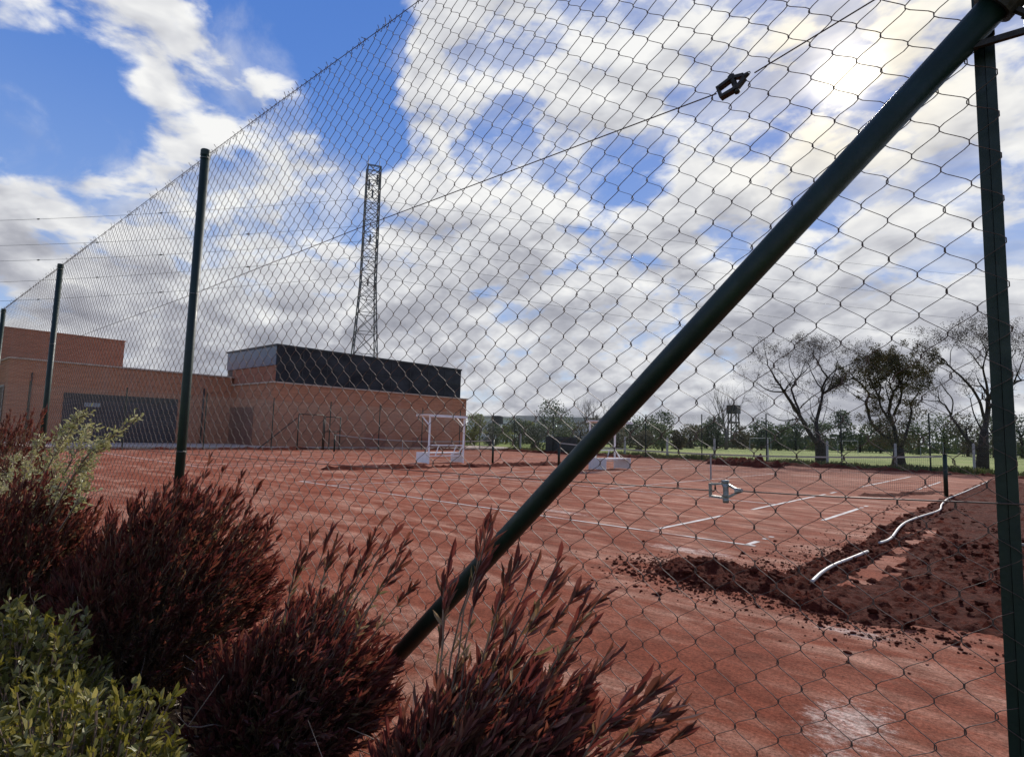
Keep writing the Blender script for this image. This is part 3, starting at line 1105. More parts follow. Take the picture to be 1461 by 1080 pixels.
# gate in the side fence
gate = thing('fence_gate', 'tall green tube gate frame before the brick building wall', 'gate', (-34.75, 20.3, 0))
gp = [onground(441, 641.5), onground(474, 641.5)]
ya, yb = 18.9, 21.9
for nm, y0, y1, z1 in (('gate_leaf', ya, ya + 1.75, 2.25), ('gate_leaf', ya + 1.85, yb, 2.15)):
    b = MB()
    for y in (y0, y1):
        b.tube([(-34.75, y, 0), (-34.75, y, z1)], .035, 8)
    for z in ((.1, z1) if nm == 'gate_leaf' and y0 == ya else (.1, 1.2, z1)):
        b.tube([(-34.75, y0, z), (-34.75, y1, z)], .03, 8)
    b.build(nm, GREEN, gate)
b = MB()
b.tube([(-34.75, 16.4, .05), (-34.75, 18.8, 2.0)], .03, 8)
b.build('brace', GREEN, gate)

# low concrete post fence at the edge of the field
low = thing('wire_fence', 'low wire fence on pale concrete posts at the edge of the field', 'fence', (-20, 38.4, 0))
for x in -2.46 - 3.4 * np.arange(-1, 10):
    b = MB()
    hh = 1.45 + rnd.uniform(-.06, .06)
    b.box((x - .055, 38.35, -.1), (x + .055, 38.46, hh))
    b.box((x - .04, 38.36, hh), (x + .04, 38.45, hh + .03))
    b.build('post', CONCPOST, low)
for z in (.35, .7, 1.05, 1.38):
    b = MB()
    b.bar((-33, 38.34, z), (4, 38.34, z), .006)
    b.build('wire', WIRE_FAR, low)
b = MB()
b.box((-29.5, 37.34, .1), (-26.4, 37.36, 1.3))
tag(b.build('shade_screen', SCREEN), 'dark shade cloth tied along the far fence left of the brace', 'screen')

# ------------------------------------------------------------------ nets


def tennis_net(x0, x1, y, label, hl, hr):
    root = thing('tennis_net', label, 'tennis net', ((x0 + x1) / 2, y, 0), 'tennis nets')
    L = x1 - x0
    mid = .86

    def top(x):
        t = (x - x0) / L
        return (hl * (1 - t) + hr * t) - ((hl + hr) / 2 - mid) * 4 * t * (1 - t)
    for x, hh in ((x0, hl), (x1, hr)):
        b = MB()
        b.tube([(x, y, -.05), (x, y, hh + .03)], .05, 14)
        p = b.build('net_post', GREEN, root)
        for poly in p.data.polygons:
            poly.use_smooth = len(poly.vertices) == 4
        c = MB()
        c.tube([(x, y, hh + .03), (x, y, hh + .05)], .058, 14)
        c.build('cap', GREEN, p)
        c = MB()
        s = -1 if x == x1 else 1
        c.tube([(x - s * .045, y, hh * .55), (x - s * .13, y, hh * .55)], .018, 8)
        c.build('winder', RUSTED, p)
    b = MB()
    for x in np.arange(x0 + .08, x1 - .05, .046):
        b.bar((x, y, .04), (x, y, top(x) - .04), .0030)
    for k in range(20):
        t = k / 20
        xs = np.linspace(x0 + .08, x1 - .05, 24)
        P = [(x, y, .04 + (top(x) - .09) * t) for x in xs]
        for p_, q_ in zip(P[:-1], P[1:]):
            b.bar(p_, q_, .0030)
    b.build('net_cords', NETBLK, root)
    b = MB()
    xs = np.linspace(x0 + .06, x1 - .06, 40)
    for xa, xb_ in zip(xs[:-1], xs[1:]):
        za, zb = top(xa), top(xb_)
        b.add([(xa, y - .008, za - .045), (xb_, y - .008, zb - .045), (xb_, y - .008, zb), (xa, y - .008, za), (xa, y + .008, za - .045), (xb_, y + .008, zb - .045), (xb_, y + .008, zb), (xa, y + .008, za)],
              [(0, 1, 2, 3), (7, 6, 5, 4), (3, 2, 6, 7), (4, 5, 1, 0)])
    b.build('headband', BAND, root)
    b = MB()
    xm = (x0 + x1) / 2
    b.box((xm - .028, y - .013, .0), (xm + .028, y - .010, top(xm)))
    b.build('centre_strap', BAND, root)


tennis_net(-14.70, -1.865, 19.51, 'near tennis net hanging behind the lower wire tensioner and brace', 1.05, 1.07)
tennis_net(-31.95, -18.7, 19.8, 'farther tennis net stretched in front of the brick wall', 1.05, 1.05)

# ------------------------------------------------------------------ white player benches with a roof


def bench(x, y0, y1, s, label, h):
    """posts at x, seat and roof reaching s*0.75 m out from them"""
    root = thing('shelter_bench', label, 'bench', (x, (y0 + y1) / 2, 0), 'white sheltered benches between the courts')
    for y in (y0, y1):
        b = MB()
        b.box((x - .03, y - .03, 0), (x + .03, y + .03, h))
        b.build('post', WHITE, root)
        b = MB()
        b.box((x + s * .035, y - .02, .03), (x + s * .78, y + .02, .47))
        b.build('side_panel', WHITE, root)
        b = MB()
        b.bar((x + s * .03, y, h - .42), (x + s * .50, y, h - .05), .045)
        b.build('strut', WHITE, root)
        b = MB()
        b.bar((x + s * .03, y, .75), (x + s * .25, y, .48), .04)
        b.build('strut', WHITE, root)
    b = MB()
    b.box((x - s * .12, y0 - .1, h), (x + s * .80, y1 + .1, h + .035))
    b.box((x + s * .74, y0 - .1, h - .05), (x + s * .80, y1 + .1, h - .001))
    b.box((x - s * .12, y0 - .1, h - .06), (x - s * .06, y1 + .1, h - .001))
    b.build('roof', WHITE, root)
    b = MB()
    for k in range(3):
        b.box((x + s * (.16 + k * .19), y0 + .025, .43), (x + s * (.31 + k * .19), y1 - .025, .465))
    b.build('seat', WHITE, root)
    b = MB()
    b.bar((x, y0 + .03, .78), (x, y1 - .03, .78), .05, .05)
    b.bar((x, y0 + .03, .33), (x, y1 - .03, .33), .04, .04)
    ym = (y0 + y1) / 2
    for yy in (y0 + .5, y1 - .5):
        b.bar((x, yy - .12, .35), (x, yy + .05, .76), .03, .03)
    b.build('backrest', WHITE, root)


bench(-19.15, 16.35, 18.35, -1, 'white bench with a flat roof left of the brace', 2.04)
bench(-13.62, 20.15, 22.05, 1, 'white bench half hidden behind the diagonal brace', 1.95)

# ------------------------------------------------------------------ brick buildings
B1 = thing('brick_building', 'brick building block with a dark glass upper storey', 'building', (-46, 27, 0))
b = MB()
b.box((-37.9, 18.7, -.1), (-58, 36.5, 4.34))
b.build('wall', BRICK, B1)
b = MB()
b.box((-37.80, 18.60, 4.34), (-58, 36.60, 4.43))
b.build('coping', CONC, B1)
b = MB()
b.box((-38.02, 18.82, 4.43), (-44.75, 24, 5.55))
b.build('upper_wall', BRICK2, B1)
g = MB()
g.box((-37.96, 18.80, 4.445), (-37.93, 35.75, 6.85))
g.box((-38.02, 35.72, 4.445), (-45.7, 35.75, 6.85))
go = g.build('glass_facade', GLASS, B1)
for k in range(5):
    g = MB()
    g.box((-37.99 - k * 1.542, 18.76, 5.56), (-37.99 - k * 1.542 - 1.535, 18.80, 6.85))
    g.build('sky_tint_panel', SKYTINT, B1)  # side glazing, its sky reflection painted in as blue
b = MB()
for k in range(1, 9):
    y = 18.8 + k * 16.95 / 9
    b.box((-37.928, y - .03, 4.45), (-37.90, y + .03, 6.84))
b.box((-37.926, 18.8, 5.62), (-37.90, 35.7, 5.66))
b.build('mullion', TRIM, go)
b = MB()
b.box((-37.88, 18.70, 6.85), (-45.78, 35.82, 6.98))
b.box((-44.8, 18.85, 4.45), (-45.7, 35.7, 6.84))
b.build('roof', TRIM, B1)
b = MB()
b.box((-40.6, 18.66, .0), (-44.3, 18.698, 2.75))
b.build('shade_patch', SHADEM, B1)  # thin dark sheet standing in for shade on the side wall
for y, z0, z1 in ((26.0, .1, 1.1), (30.6, .1, .9)):
    b = MB()
    b.box((-37.86, y, z0), (-37.899, y + 1.9, z1))
    b.build('wall_vent', BRICK2, B1)

B2 = thing('brick_building', 'low brick wing with a wide dark shutter and pale coping', 'building', (-50, 12, 0))
b = MB()
b.box((-44.4, 6.0, -.1), (-60, 18.69, 4.92))
b.build('wall', BRICK, B2)
b = MB()
b.box((-44.30, 5.90, 4.92), (-60, 18.78, 5.01))
b.build('coping', CONC, B2)
b = MB()
b.box((-50, 1.0, 4.0), (-64, 13.1, 7.34))
uw = b.build('upper_wall', BRICK2, B2)
b = MB()
b.box((-49.95, .95, 7.34), (-64, 13.16, 7.42))
b.build('coping', BRICK2, uw)
sh = MB()
y = 0
for k in range(26):
    z = .02 + k * .12
    sh.box((-44.36, 8.67, z), (-44.385 + .012, 15.1, z + .108))
so_ = sh.build('roller_shutter', SHUT, B2)
b = MB()
b.box((-44.352, 8.67, 2.75), (-44.39, 15.1, 3.13))
b.build('shutter_box', TRIM, so_)
b = MB()
b.box((-44.345, 9.75, 2.33), (-44.36, 10.6, 2.58))
b.build('sign_plate', GREYM, so_)
b = MB()
b.tube([(-44.33, 16.75, .1), (-44.33, 16.75, 4.0)], .045, 8)
b.build('downpipe', TRIM, B2)
b = MB()
b.tube([(-44.33, 7.05, .1), (-44.33, 7.05, 4.2)], .035, 8)
b.build('downpipe', TRIM, B2)
w_ = MB()
w_.box((-45.3, 5.95, 1.2), (-47.8, 5.99, 3.3))
wo_ = w_.build('window', GLASS, B2)
w_ = MB()
for x in (-45.3, -46.5, -47.8):
    w_.box((x - .06, 5.93, 1.2), (x + .06, 5.949, 3.3))
w_.box((-45.2, 5.93, 3.3), (-47.9, 5.949, 3.42))
w_.build('frame', GREYM, wo_)

# ------------------------------------------------------------------ lattice tower and power lines
TB = np.array([-77.45, 52.28, 0])
tower = thing('lattice_tower', 'tall steel lattice tower rising behind the brick building', 'tower', tuple(TB))
phi = YAW + math.radians(21)
cph, sph = math.cos(phi), math.sin(phi)


def tw(a, c, z):
    return np.array([TB[0] + a * cph - c * sph, TB[1] + a * sph + c * cph, z])


def half(z):
    return 2.5 - (2.5 - 1.14) * min(1, z / 24.0) - (.12 * max(0, z - 24) / 18)


HT = 43.2
zs = [0, 4.5, 9, 13, 16.5, 19.5, 22, 24.2, 26.2, 28.2, 30.2, 32.2, 34.2, 36, 37.8, 39.8, 41.6, HT]
b = MB()
for sx, sy in ((1, 1), (1, -1), (-1, 1), (-1, -1)):
    b.tube([tw(sx * half(z), sy * half(z), z) for z in zs], .10, 6)
b.build('leg', LATT, tower)
b = MB()
for z0, z1 in zip(zs[:-1], zs[1:]):
    h0, h1 = half(z0), half(z1)
    cs = [(1, 1), (-1, 1), (-1, -1), (1, -1)]
    for (ax, ay), (bx, by) in zip(cs, cs[1:] + cs[:1]):
        b.bar(tw(ax * h0, ay * h0, z0), tw(bx * h1, by * h1, z1), .075)
        b.bar(tw(bx * h0, by * h0, z0), tw(ax * h1, ay * h1, z1), .075)
        b.bar(tw(ax * h1, ay * h1, z1), tw(bx * h1, by * h1, z1), .08)
b.build('bracing', LATT, tower)
for z, n, hh in ((40.8, 4, 1.7), (38.4, 3, 1.3), (31.2, 3, 1.2), (24.2, 3, 1.0)):
    for k in range(n):
        b = MB()
        a = k * 2 * PI / n + .4
        r = half(z) * 1.2
        p = tw(r * math.cos(a), r * math.sin(a), z)
        b.box(p - np.array([.10, .10, hh / 2]), p + np.array([.10, .10, hh / 2]))
        b.bar(p, tw(half(z) * .6 * math.cos(a), half(z) * .6 * math.sin(a), z), .07)
        b.build('antenna', LATT, tower)
b = MB()
b.tube([tw(-.8, .7, HT), tw(-.8, .7, HT + 2.2)], .05, 5)
b.tube([tw(.8, -.5, HT), tw(.8, -.5, HT + 1.1)], .05, 5)
for k in range(4):
    a = k * PI / 2 + PI / 4
    b.bar(tw(1.25 * math.cos(a), 1.25 * math.sin(a), HT - .1), tw(1.25 * math.cos(a + PI / 2), 1.25 * math.sin(a + PI / 2), HT - .1), .1)
b.build('mast_top', LATT, tower)

labs = ['uppermost power line crossing the sky left of the fence', 'second power line from the top left of the fence', 'third power line from the top left of the fence',
        'fourth power line from the top left of the fence', 'lowest power line crossing the sky left of the fence']
for i, (vl, vt, vr) in enumerate(((313, 283, 405), (349, 322, 440), (371, 344, 468), (401, 366, 500), (428, 393, 535))):
    pt = at(522, vt, 92)
    pl_ = at(-60, vl + (vl - vt) * .11, 118)
    pr = at(1560, vr, 300)
    root = thing('power_line', labs[i], 'power line', tuple(pt), 'power lines on the lattice tower')
    for A, Bp, sag in ((pt, pl_, .6), (pt, pr, 2.5)):
        t = np.linspace(0, 1, 26)[:, None]
        P = A + (Bp - A) * t
        P[:, 2] -= (4 * t * (1 - t))[:, 0] * sag
        rr = .022 + t[:, 0] * (.012 if sag < 1 else .03)
        b = MB()
        b.tube(P, rr, 5)
        b.build('cable', LATT, root)
        if sag < 1:
            for tt in ((.79, .62)[i % 2], (.66, .48)[i % 2] - .2):
                k = int(tt * 25)
                c = MB()
                p = P[k]
                c.tube([p - np.array([.35, .2, 0]), p, p + np.array([.35, .2, 0])], [.05, .14, .05], 6)
                c.build('spacer', RUSTED, root)

# ------------------------------------------------------------------ trees


def twig_tree(bb, tips, p, d, L, r, depth, spread=.6, upb=.18):
    d = d / (np.linalg.norm(d) + 1e-9)
    k = 4
    P = [p]
    dd = d.copy()
    for i in range(k):
        dd = dd + rg.normal(0, .16, 3) + np.array([0, 0, upb * .25])
        dd /= np.linalg.norm(dd)
        P.append(P[-1] + dd * L / k)
    R = np.linspace(r, max(r * .6, .004), k + 1)
    bb.tube(P, R, 5 if r > .03 else 3, False)
    if depth <= 0:
        tips.append((P[-1], dd))
        tips.append((P[2], dd))
        return
    n = 2 if rnd.random() < .55 else 3
    for i in range(n):
        nd = dd + rg.normal(0, spread, 3) + np.array([0, 0, upb])
        st = P[-1] if i < 2 else P[2]
        twig_tree(bb, tips, st, nd, L * rnd.uniform(.62, .86), R[-1] * .85, depth - 1, spread, upb)
    tips.append((P[-1], dd))


def limb_tree(name, label, group, base, depthY, sc, org, limbs, trunk, leafmat, leaf_keep, leaf_n, leaf_size, tw_len=.9, seed=1, extra=(), bark=BARK, tw_depth=3, dense=2.2, thin=.8):
    """limbs in photograph pixels (crop scale sc, crop origin org), given real depth around depthY"""
    global rg
    rg = np.random.default_rng(seed)
    rnd.seed(seed)

    def pt(a, c, off=0):
        return at(org[0] + a / sc, org[1] + c / sc, depthY + off)
    bp = pt(*trunk[0][:2])
    root = thing(name, label, 'tree', (bp[0], bp[1], 0), group)
    pxm = depthY / F_PX / sc
    tb, lb, tips = MB(), MB(), []
    P = [pt(a, c) for a, c, w in trunk]
    P[0][2] = -.1
    tb.tube(P, [w * pxm / 2 * .78 for a, c, w in trunk], 10)
    tb.build('trunk', bark, root, smooth=True)
    memo = {}
    for li, (w0, w1, pts) in enumerate(limbs):
        off = rnd.uniform(-1.6, 1.6)
        P = []
        for k, (a, c) in enumerate(pts):
            key = (a, c)
            if key not in memo:
                memo[key] = (memo.get(pts[0], 0) if k else 0) + off * (k / max(1, len(pts) - 1))
            P.append(pt(a, c, memo[key]))
        P = np.array(P)
        tt = np.linspace(0, len(P) - 1, (len(P) - 1) * 4 + 1)
        PP = np.stack([np.interp(tt, np.arange(len(P)), P[:, j]) for j in range(3)], 1)
        PP[1:-1] += rg.normal(0, .025, PP[1:-1].shape)
        PP[1:-1] = (PP[:-2] + 2 * PP[1:-1] + PP[2:]) / 4
        R = np.linspace(w0, w1, len(PP)) * pxm / 2 * thin
        lb.tube(PP, R, 7)
        dd = PP[-1] - PP[-3]
        for q_ in range(3):
            twig_tree(lb, tips, PP[-1], dd / np.linalg.norm(dd) + rg.normal(0, .5, 3), tw_len, R[-1] * .8, tw_depth)
        for k in range(4, len(PP) - 1, 2):
            if rnd.random() < .75:
                td = rg.normal(0, 1, 3) + np.array([0, 0, .5])
                twig_tree(lb, tips, PP[k], td, tw_len * .8, max(.010, R[k] * .35), tw_depth - 1)
    lb.build('limbs', bark, root)
    A, Dr = [], []
    for p, d in tips:
        if leaf_keep(p, rnd):
            for i in range(leaf_n):
                A.append(p + rg.normal(0, .13, 3) * np.array([1, 1, .7]))
                Dr.append(d * .3 + rg.normal(0, 1, 3))
    for (u, v, r, n) in extra:
        c = at(u, v, depthY + rnd.uniform(-1, 1))
        for i in range(int(n * dense)):
            q_ = rg.normal(0, 1, 3)
            q_ = q_ / np.linalg.norm(q_) * rnd.random() ** .4 * r
            A.append(c + q_ * np.array([1.2, 1.2, .55]))
            Dr.append(rg.normal(0, 1, 3))
    if A:
        n = len(A)
        fb = MB()
        fb.leaves(A, Dr, rg.uniform(.6, 1.25, n) * leaf_size, rg.uniform(.4, .6, n) * leaf_size)
        fb.build('crown', leafmat, root)
    return root


GT = 'large trees beyond the far fence'
limb_tree('tree', 'nearly bare dark tree with two leaning forks, leftmost large tree', GT, None, 40, 4.909, (1040, 460),
          [(42, 22, [(625, 860), (560, 770), (500, 660), (440, 570), (390, 490)]),
           (18, 8, [(390, 490), (340, 420), (300, 350), (270, 300)]),
           (14, 5, [(390, 490), (300, 482), (235, 455), (200, 425)]),
           (22, 10, [(500, 660), (488, 600), (450, 520), (440, 460), (470, 400), (500, 370)]),
           (9, 4, [(440, 460), (390, 380), (350, 330)]),
           (9, 4, [(470, 400), (430, 330), (420, 260)]),
           (12, 5, [(500, 670), (420, 690), (340, 680), (290, 650)]),
           (38, 22, [(640, 850), (615, 760), (612, 690), (640, 580), (655, 500)]),
           (20, 10, [(655, 500), (650, 460), (690, 390), (650, 330), (630, 290)]),
           (12, 6, [(650, 460), (610, 420), (580, 350), (560, 300)]),
           (14, 6, [(655, 500), (710, 460), (790, 430), (840, 440)]),
           (12, 5, [(690, 390), (740, 335), (830, 305), (880, 280)]),
           (12, 5, [(690, 480), (720, 410), (745, 340), (760, 270)]),
           (12, 6, [(500, 600), (560, 540), (640, 485)]),
           (9, 4, [(615, 690), (580, 640), (570, 560)]),
           (9, 4, [(620, 760), (660, 690), (690, 560)])],
          [(650, 1025, 120), (645, 930, 95), (640, 860, 88), (632, 820, 70)], TL_BROWN, lambda p, r: r.random() < (.55 if p[2] > 6.6 else .10), 9, .075, .8, 21,
          extra=[(1165, 497, .9, 90), (1185, 495, 1.0, 110), (1205, 500, .9, 80), (1147, 500, .7, 60), (1225, 512, .9, 60), (1175, 628, 1.1, 240), (1165, 622, 1.0, 180)])
limb_tree('tree', 'tree with rusty green leaves between the two barer large trees', GT, None, 41, 4.321, (1240, 450),
          [(26, 11, [(178, 830), (130, 770), (60, 715), (15, 670), (-10, 600), (-18, 535), (2, 490), (-40, 430), (-90, 390)]),
           (9, 4, [(-18, 535), (-70, 510), (-120, 470)]),
           (30, 16, [(180, 830), (165, 740), (150, 680), (120, 600), (130, 540), (150, 470)]),
           (18, 8, [(150, 680), (100, 610), (70, 560), (60, 500), (20, 430), (0, 370)]),
           (12, 5, [(60, 500), (70, 430), (50, 360)]),
           (22, 8, [(195, 830), (225, 740), (240, 680), (262, 600), (255, 540), (300, 480)]),
           (18, 8, [(150, 620), (190, 530), (200, 440), (180, 370), (190, 320)]),
           (10, 4, [(200, 440), (260, 390), (310, 340)]),
           (10, 4, [(130, 540), (100, 450), (110, 380)])],
          [(185, 945, 110), (182, 880, 85), (182, 820, 75)], TL_RUST, lambda p, r: r.random() < .5, 14, .12, .7, 22, dense=4.2, thin=.9,
          extra=[(1252, 528, 1.3, 330), (1275, 520, 1.3, 330), (1297, 530, 1.2, 280), (1240, 545, .9, 170), (1310, 550, .8, 120), (1290, 555, .9, 140), (1265, 512, 1.0, 150), (1225, 530, .8, 80),
                 (1305, 590, .9, 120), (1255, 605, .7, 80), (1268, 628, 1.2, 200), (1285, 630, 1.2, 200), (1299, 575, .6, 70), (1318, 535, .5, 40)])
limb_tree('tree', 'thick trunked tree with a thin brown crown behind the end post', GT, None, 38, 4.321, (1240, 450),
          [(46, 30, [(708, 720), (715, 680), (738, 560), (735, 500)]),
           (22, 9, [(735, 500), (722, 430), (700, 330), (715, 270)]),
           (24, 9, [(740, 520), (780, 430), (803, 380), (775, 320), (760, 270)]),
           (26, 14, [(740, 570), (800, 510), (830, 470), (890, 420), (940, 400)]),
           (14, 5, [(803, 380), (850, 300), (900, 230)]),
           (12, 5, [(890, 420), (930, 330), (950, 260)]),
           (22, 9, [(712, 640), (680, 520), (620, 430), (560, 375), (500, 320), (470, 280)]),
           (8, 3, [(500, 320), (440, 280), (390, 230)]),
           (7, 3, [(500, 320), (500, 240), (520, 190)]),
           (24, 10, [(670, 830), (610, 770), (560, 705), (510, 630), (497, 600), (470, 550), (435, 528)]),
           (10, 5, [(510, 610), (522, 520), (470, 460), (442, 418)]),
           (12, 6, [(690, 700), (640, 600), (625, 515)]),
           (10, 4, [(700, 330), (640, 250), (590, 200)]),
           (9, 4, [(715, 270), (720, 200), (690, 150)])],
          [(695, 985, 105), (700, 900, 88), (705, 800, 72), (710, 700, 52)], TL_BROWN, lambda p, r: r.random() < (.5 if p[2] > 7.0 else .12), 9, .08, .8, 23,
          extra=[(1385, 478, .9, 130), (1402, 475, 1.0, 170), (1420, 478, 1.0, 160), (1452, 480, .9, 120), (1458, 500, .8, 90), (1375, 560, .5, 40), (1391, 600, 1.0, 120), (1425, 605, 1.0, 140), (1410, 640, 1.3, 240), (1380, 545, .5, 40), (1455, 530, .7, 50), (1430, 630, 1.2, 200)])

# bare trees in the middle distance
for (u, vb, vt, dp, lab, sd_) in ((1036, 640, 558, 95, 'bare grey tree beside the distant tank tower', 31), (842, 634, 566, 90, 'small bare tree behind the upper edge of the brace', 32)):
    rg = np.random.default_rng(sd_)
    rnd.seed(sd_)
    bp = at(u, vb, dp)
    hh = (vb - vt) * dp / F_PX
    root = thing('tree', lab, 'tree', (bp[0], bp[1], 0), 'bare trees in the middle distance')
    tb, lb, tips = MB(), MB(), []
    tb.tube([(bp[0], bp[1], -.2), (bp[0] + .1, bp[1], hh * .35)], [.3, .2], 7)
    tb.build('trunk', BARK2, root)
    for k in range(6):
        d = np.array([rnd.uniform(-.75, .75), rnd.uniform(-.75, .75), 1.2])
        twig_tree(lb, tips, np.array([bp[0] + .1, bp[1], hh * rnd.uniform(.15, .35)]), d, hh * .30, .12, 4, .38, .25)
    lb.build('limbs', BARK2, root)

TREE_N = [0]


def crown_tree(u, vt, w, dp, mat, label, group, seed, conif=False, vb=None, name='tree', cat='tree'):
    """a leafy tree: trunk, a few limbs and a crown of clumps; u,vt = its top in the photograph, w = width there, dp = distance"""
    r_ = np.random.default_rng(seed)
    p = at(u, vt, dp)
    hgt = max(1.0, p[2])
    wid = w * dp / F_PX / 2 * 1.22
    base = np.array([p[0], p[1], 0])
    root = thing(name, label, cat, tuple(base), group)
    t = MB()
    th = hgt * .62
    t.tube([base + np.array([0, 0, -.2]), base + np.array([r_.normal(0, .1), r_.normal(0, .1), th * .6]), base + np.array([r_.normal(0, .2), 0, th])], [.05 * hgt ** .8, .035 * hgt ** .8, .02 * hgt ** .8], 6)
    for k in range(5):
        a = r_.uniform(0, 6.28)
        z0 = hgt * r_.uniform(.25, .5)
        t.tube([base + np.array([0, 0, z0]), base + np.array([math.cos(a) * wid * .6, math.sin(a) * wid * .6, z0 + hgt * .28])], [.02 * hgt ** .8, .008 * hgt ** .8], 4)
    t.build('trunk', BARK, root)
    A, Dr = [], []
    nb = 15 + seed % 6
    for k in range(nb):
        if conif:
            f = r_.random() ** 1.3
            zc = hgt * (.2 + .78 * f)
            rr = wid * (1 - f) * .8 + .2
        else:
            zc = hgt * (.08 + .80 * r_.random())
            s = 1 - abs(zc / hgt - .5) * 1.1
            rr = wid * max(.35, s) * .75
        a = r_.uniform(0, 6.28)
        q_ = rr * math.sqrt(r_.random())
        c = base + np.array([math.cos(a) * q_, math.sin(a) * q_, zc])
        br_ = min(wid * .62, hgt * .26) * r_.uniform(.6, 1.1)
        n = int(64 * (1 if conif else 1.3))
        V = r_.normal(0, 1, (n, 3))
        V /= np.linalg.norm(V, axis=1)[:, None]
        V *= (r_.random((n, 1)) ** .35) * br_
        V[:, 2] *= .62
        V[:, 2] += .0
        P = c + V
        P[:, 2] = np.clip(P[:, 2], .15, hgt * 1.03)
        A.append(P)
        Dr.append(V / br_ + r_.normal(0, .7, (n, 3)))
    A, Dr = np.concatenate(A), np.concatenate(Dr)
    n = len(A)
    global rg
    rg = r_
    fb = MB()
    ls = max(.18, .0027 * dp)
    fb.leaves(A, Dr, r_.uniform(.7, 1.5, n) * ls, r_.uniform(.5, .9, n) * ls)
    fb.build('crown', mat, root)
    return root


GB = 'trees along the edge of the field'
BT = [  # u, top v, width px, distance, material, label
    (678, 592, 26, 64, TL_YEL, 'yellow green tree beside the right corner of the brick building', 0),
    (703, 612, 26, 70, TL_DARK, 'dark rounded bush below the black water tank', 0),
    (722, 606, 24, 88, TL_YEL, 'pale green tree right of the black water tank', 0),
    (742, 604, 36, 66, TL_DARK, 'dark bush before the long low roof', 0),
    (752, 599, 30, 96, TL_YEL, 'pale yellow green tree under the tall dark eucalyptus', 0),
    (786, 581, 54, 84, TL_DARK, 'tall dark eucalyptus above the shade screen', 0),
    (768, 610, 34, 58, TL_DARK, 'dark hedge bush at the left end of the shade screen', 0),
    (800, 604, 40, 72, TL_GREEN, 'mid green tree over the shade screen', 0),
    (826, 600, 40, 76, TL_OLIVE, 'olive brown tree under the small bare tree', 0),
    (852, 602, 38, 80, TL_OLIVE, 'olive brown tree directly behind the brace', 0),
    (880, 606, 34, 74, TL_OLIVE, 'dull olive hedge right of the brace', 0),
    (900, 596, 36, 86, TL_DARK, 'dark green tree with a knobbly top right of the brace', 0),
    (922, 592, 40, 92, TL_GREEN, 'broad mid green tree second right of the brace', 0),
    (948, 594, 40, 90, TL_DARK, 'dark spiky topped tree left of the rusty tree', 1),
    (966, 612, 20, 84, TL_RUST, 'small rusty red tree among the green ones', 0),
    (985, 607, 38, 100, TL_OLIVE, 'yellowish olive tree right of the rusty tree', 0),
    (915, 613, 50, 66, TL_OLIVE, 'low brownish hedge before the broad mid green tree', 0),
    (945, 616, 44, 68, TL_GREEN, 'low green hedge before the spiky topped tree', 0),
    (1008, 601, 34, 104, TL_GREEN, 'mid green tree left of the bare grey tree', 0),
    (1022, 596, 34, 104, TL_DARK, 'dark round tree behind the bare grey tree', 0),
    (1060, 606, 40, 108, TL_OLIVE, 'brownish tree at the foot of the tank tower', 0),
    (1086, 603, 34, 104, TL_DARK, 'dark round tree right of the tank tower', 0),
    (1110, 603, 36, 106, TL_GREEN, 'green tree left of the leftmost large tree', 0),
    (1135, 606, 40, 110, TL_DARK, 'dark tree seen past the left fork of the leftmost large tree', 0),
    (1168, 600, 40, 110, TL_GREEN, 'green tree behind the trunk of the leftmost large tree', 0),
    (1200, 598, 40, 112, TL_DARK, 'dark tree between the leftmost large tree and the rusty one', 1),
    (1226, 602, 40, 112, TL_GREEN, 'green tree left of the rusty green large tree', 0),
    (1255, 606, 44, 108, TL_DARK, 'dark tree behind the low limb of the rusty green large tree', 0),
    (1310, 600, 46, 104, TL_GREEN, 'green tree right of the rusty green large tree', 0),
    (1345, 598, 46, 100, TL_GREEN, 'loose green tree left of the thick trunked tree', 0),
    (1378, 590, 46, 96, TL_OLIVE, 'olive tree at the low limb of the thick trunked tree', 0),
    (1415, 592, 50, 92, TL_GREEN, 'green tree behind the thick trunk', 0),
    (1455, 590, 50, 92, TL_DARK, 'dark tree at the right edge past the end post', 0),
    (1500, 590, 60, 95, TL_GREEN, 'green tree beyond the right edge of the court', 0),
]
for i, (u, vt, w, dp, mt, lab, cf) in enumerate(BT):
    crown_tree(u, vt - 5 + (0, -5, 4, -2, 6, -7)[i % 6], w, dp, mt, lab, GB, 100 + i, bool(cf))

# a continuous distant wood behind the single trees
b = MB()
r_ = np.random.default_rng(77)
for k in range(150):
    u = r_.uniform(660, 1560)
    dp = r_.uniform(125, 150)
    p = at(u, 618 + (u - 730) * .0283 + r_.uniform(-8, 10), dp)
    n = 60
    V = r_.normal(0, 1, (n, 3)) * np.array([2.2, 2.2, 1.3])
    P = p + V
    P[:, 2] = np.clip(P[:, 2] - r_.random(n) * p[2] * .9, .1, 99)
    rg = r_
    b.leaves(P, r_.normal(0, 1, (n, 3)), r_.uniform(.6, 1.4, n), r_.uniform(.4, .8, n))
tag(b.build('distant_wood', TL_DARK), 'distant dark wood along the skyline behind the field', 'wood', kind='stuff')

# weeds along the far fence
b = MB()
r_ = np.random.default_rng(5)
rg = r_
n = 9000
x = r_.uniform(-34, 5, n)
y = 37.3 + np.abs(r_.normal(0, 1.2, n))
hgt = r_.uniform(.10, .38, n) * (1 + .8 * np.array([mn.noise((float(a) * .5, 2, 2)) for a in x]))
b.leaves(np.stack([x, y, np.full(n, -.01)], 1), r_.normal(0, .35, (n, 3)) + np.array([0, 0, 1.0]), hgt, hgt * .22)
tag(b.build('weeds', WEED), 'rough weeds and grass growing along the far fence', 'weeds', kind='stuff')

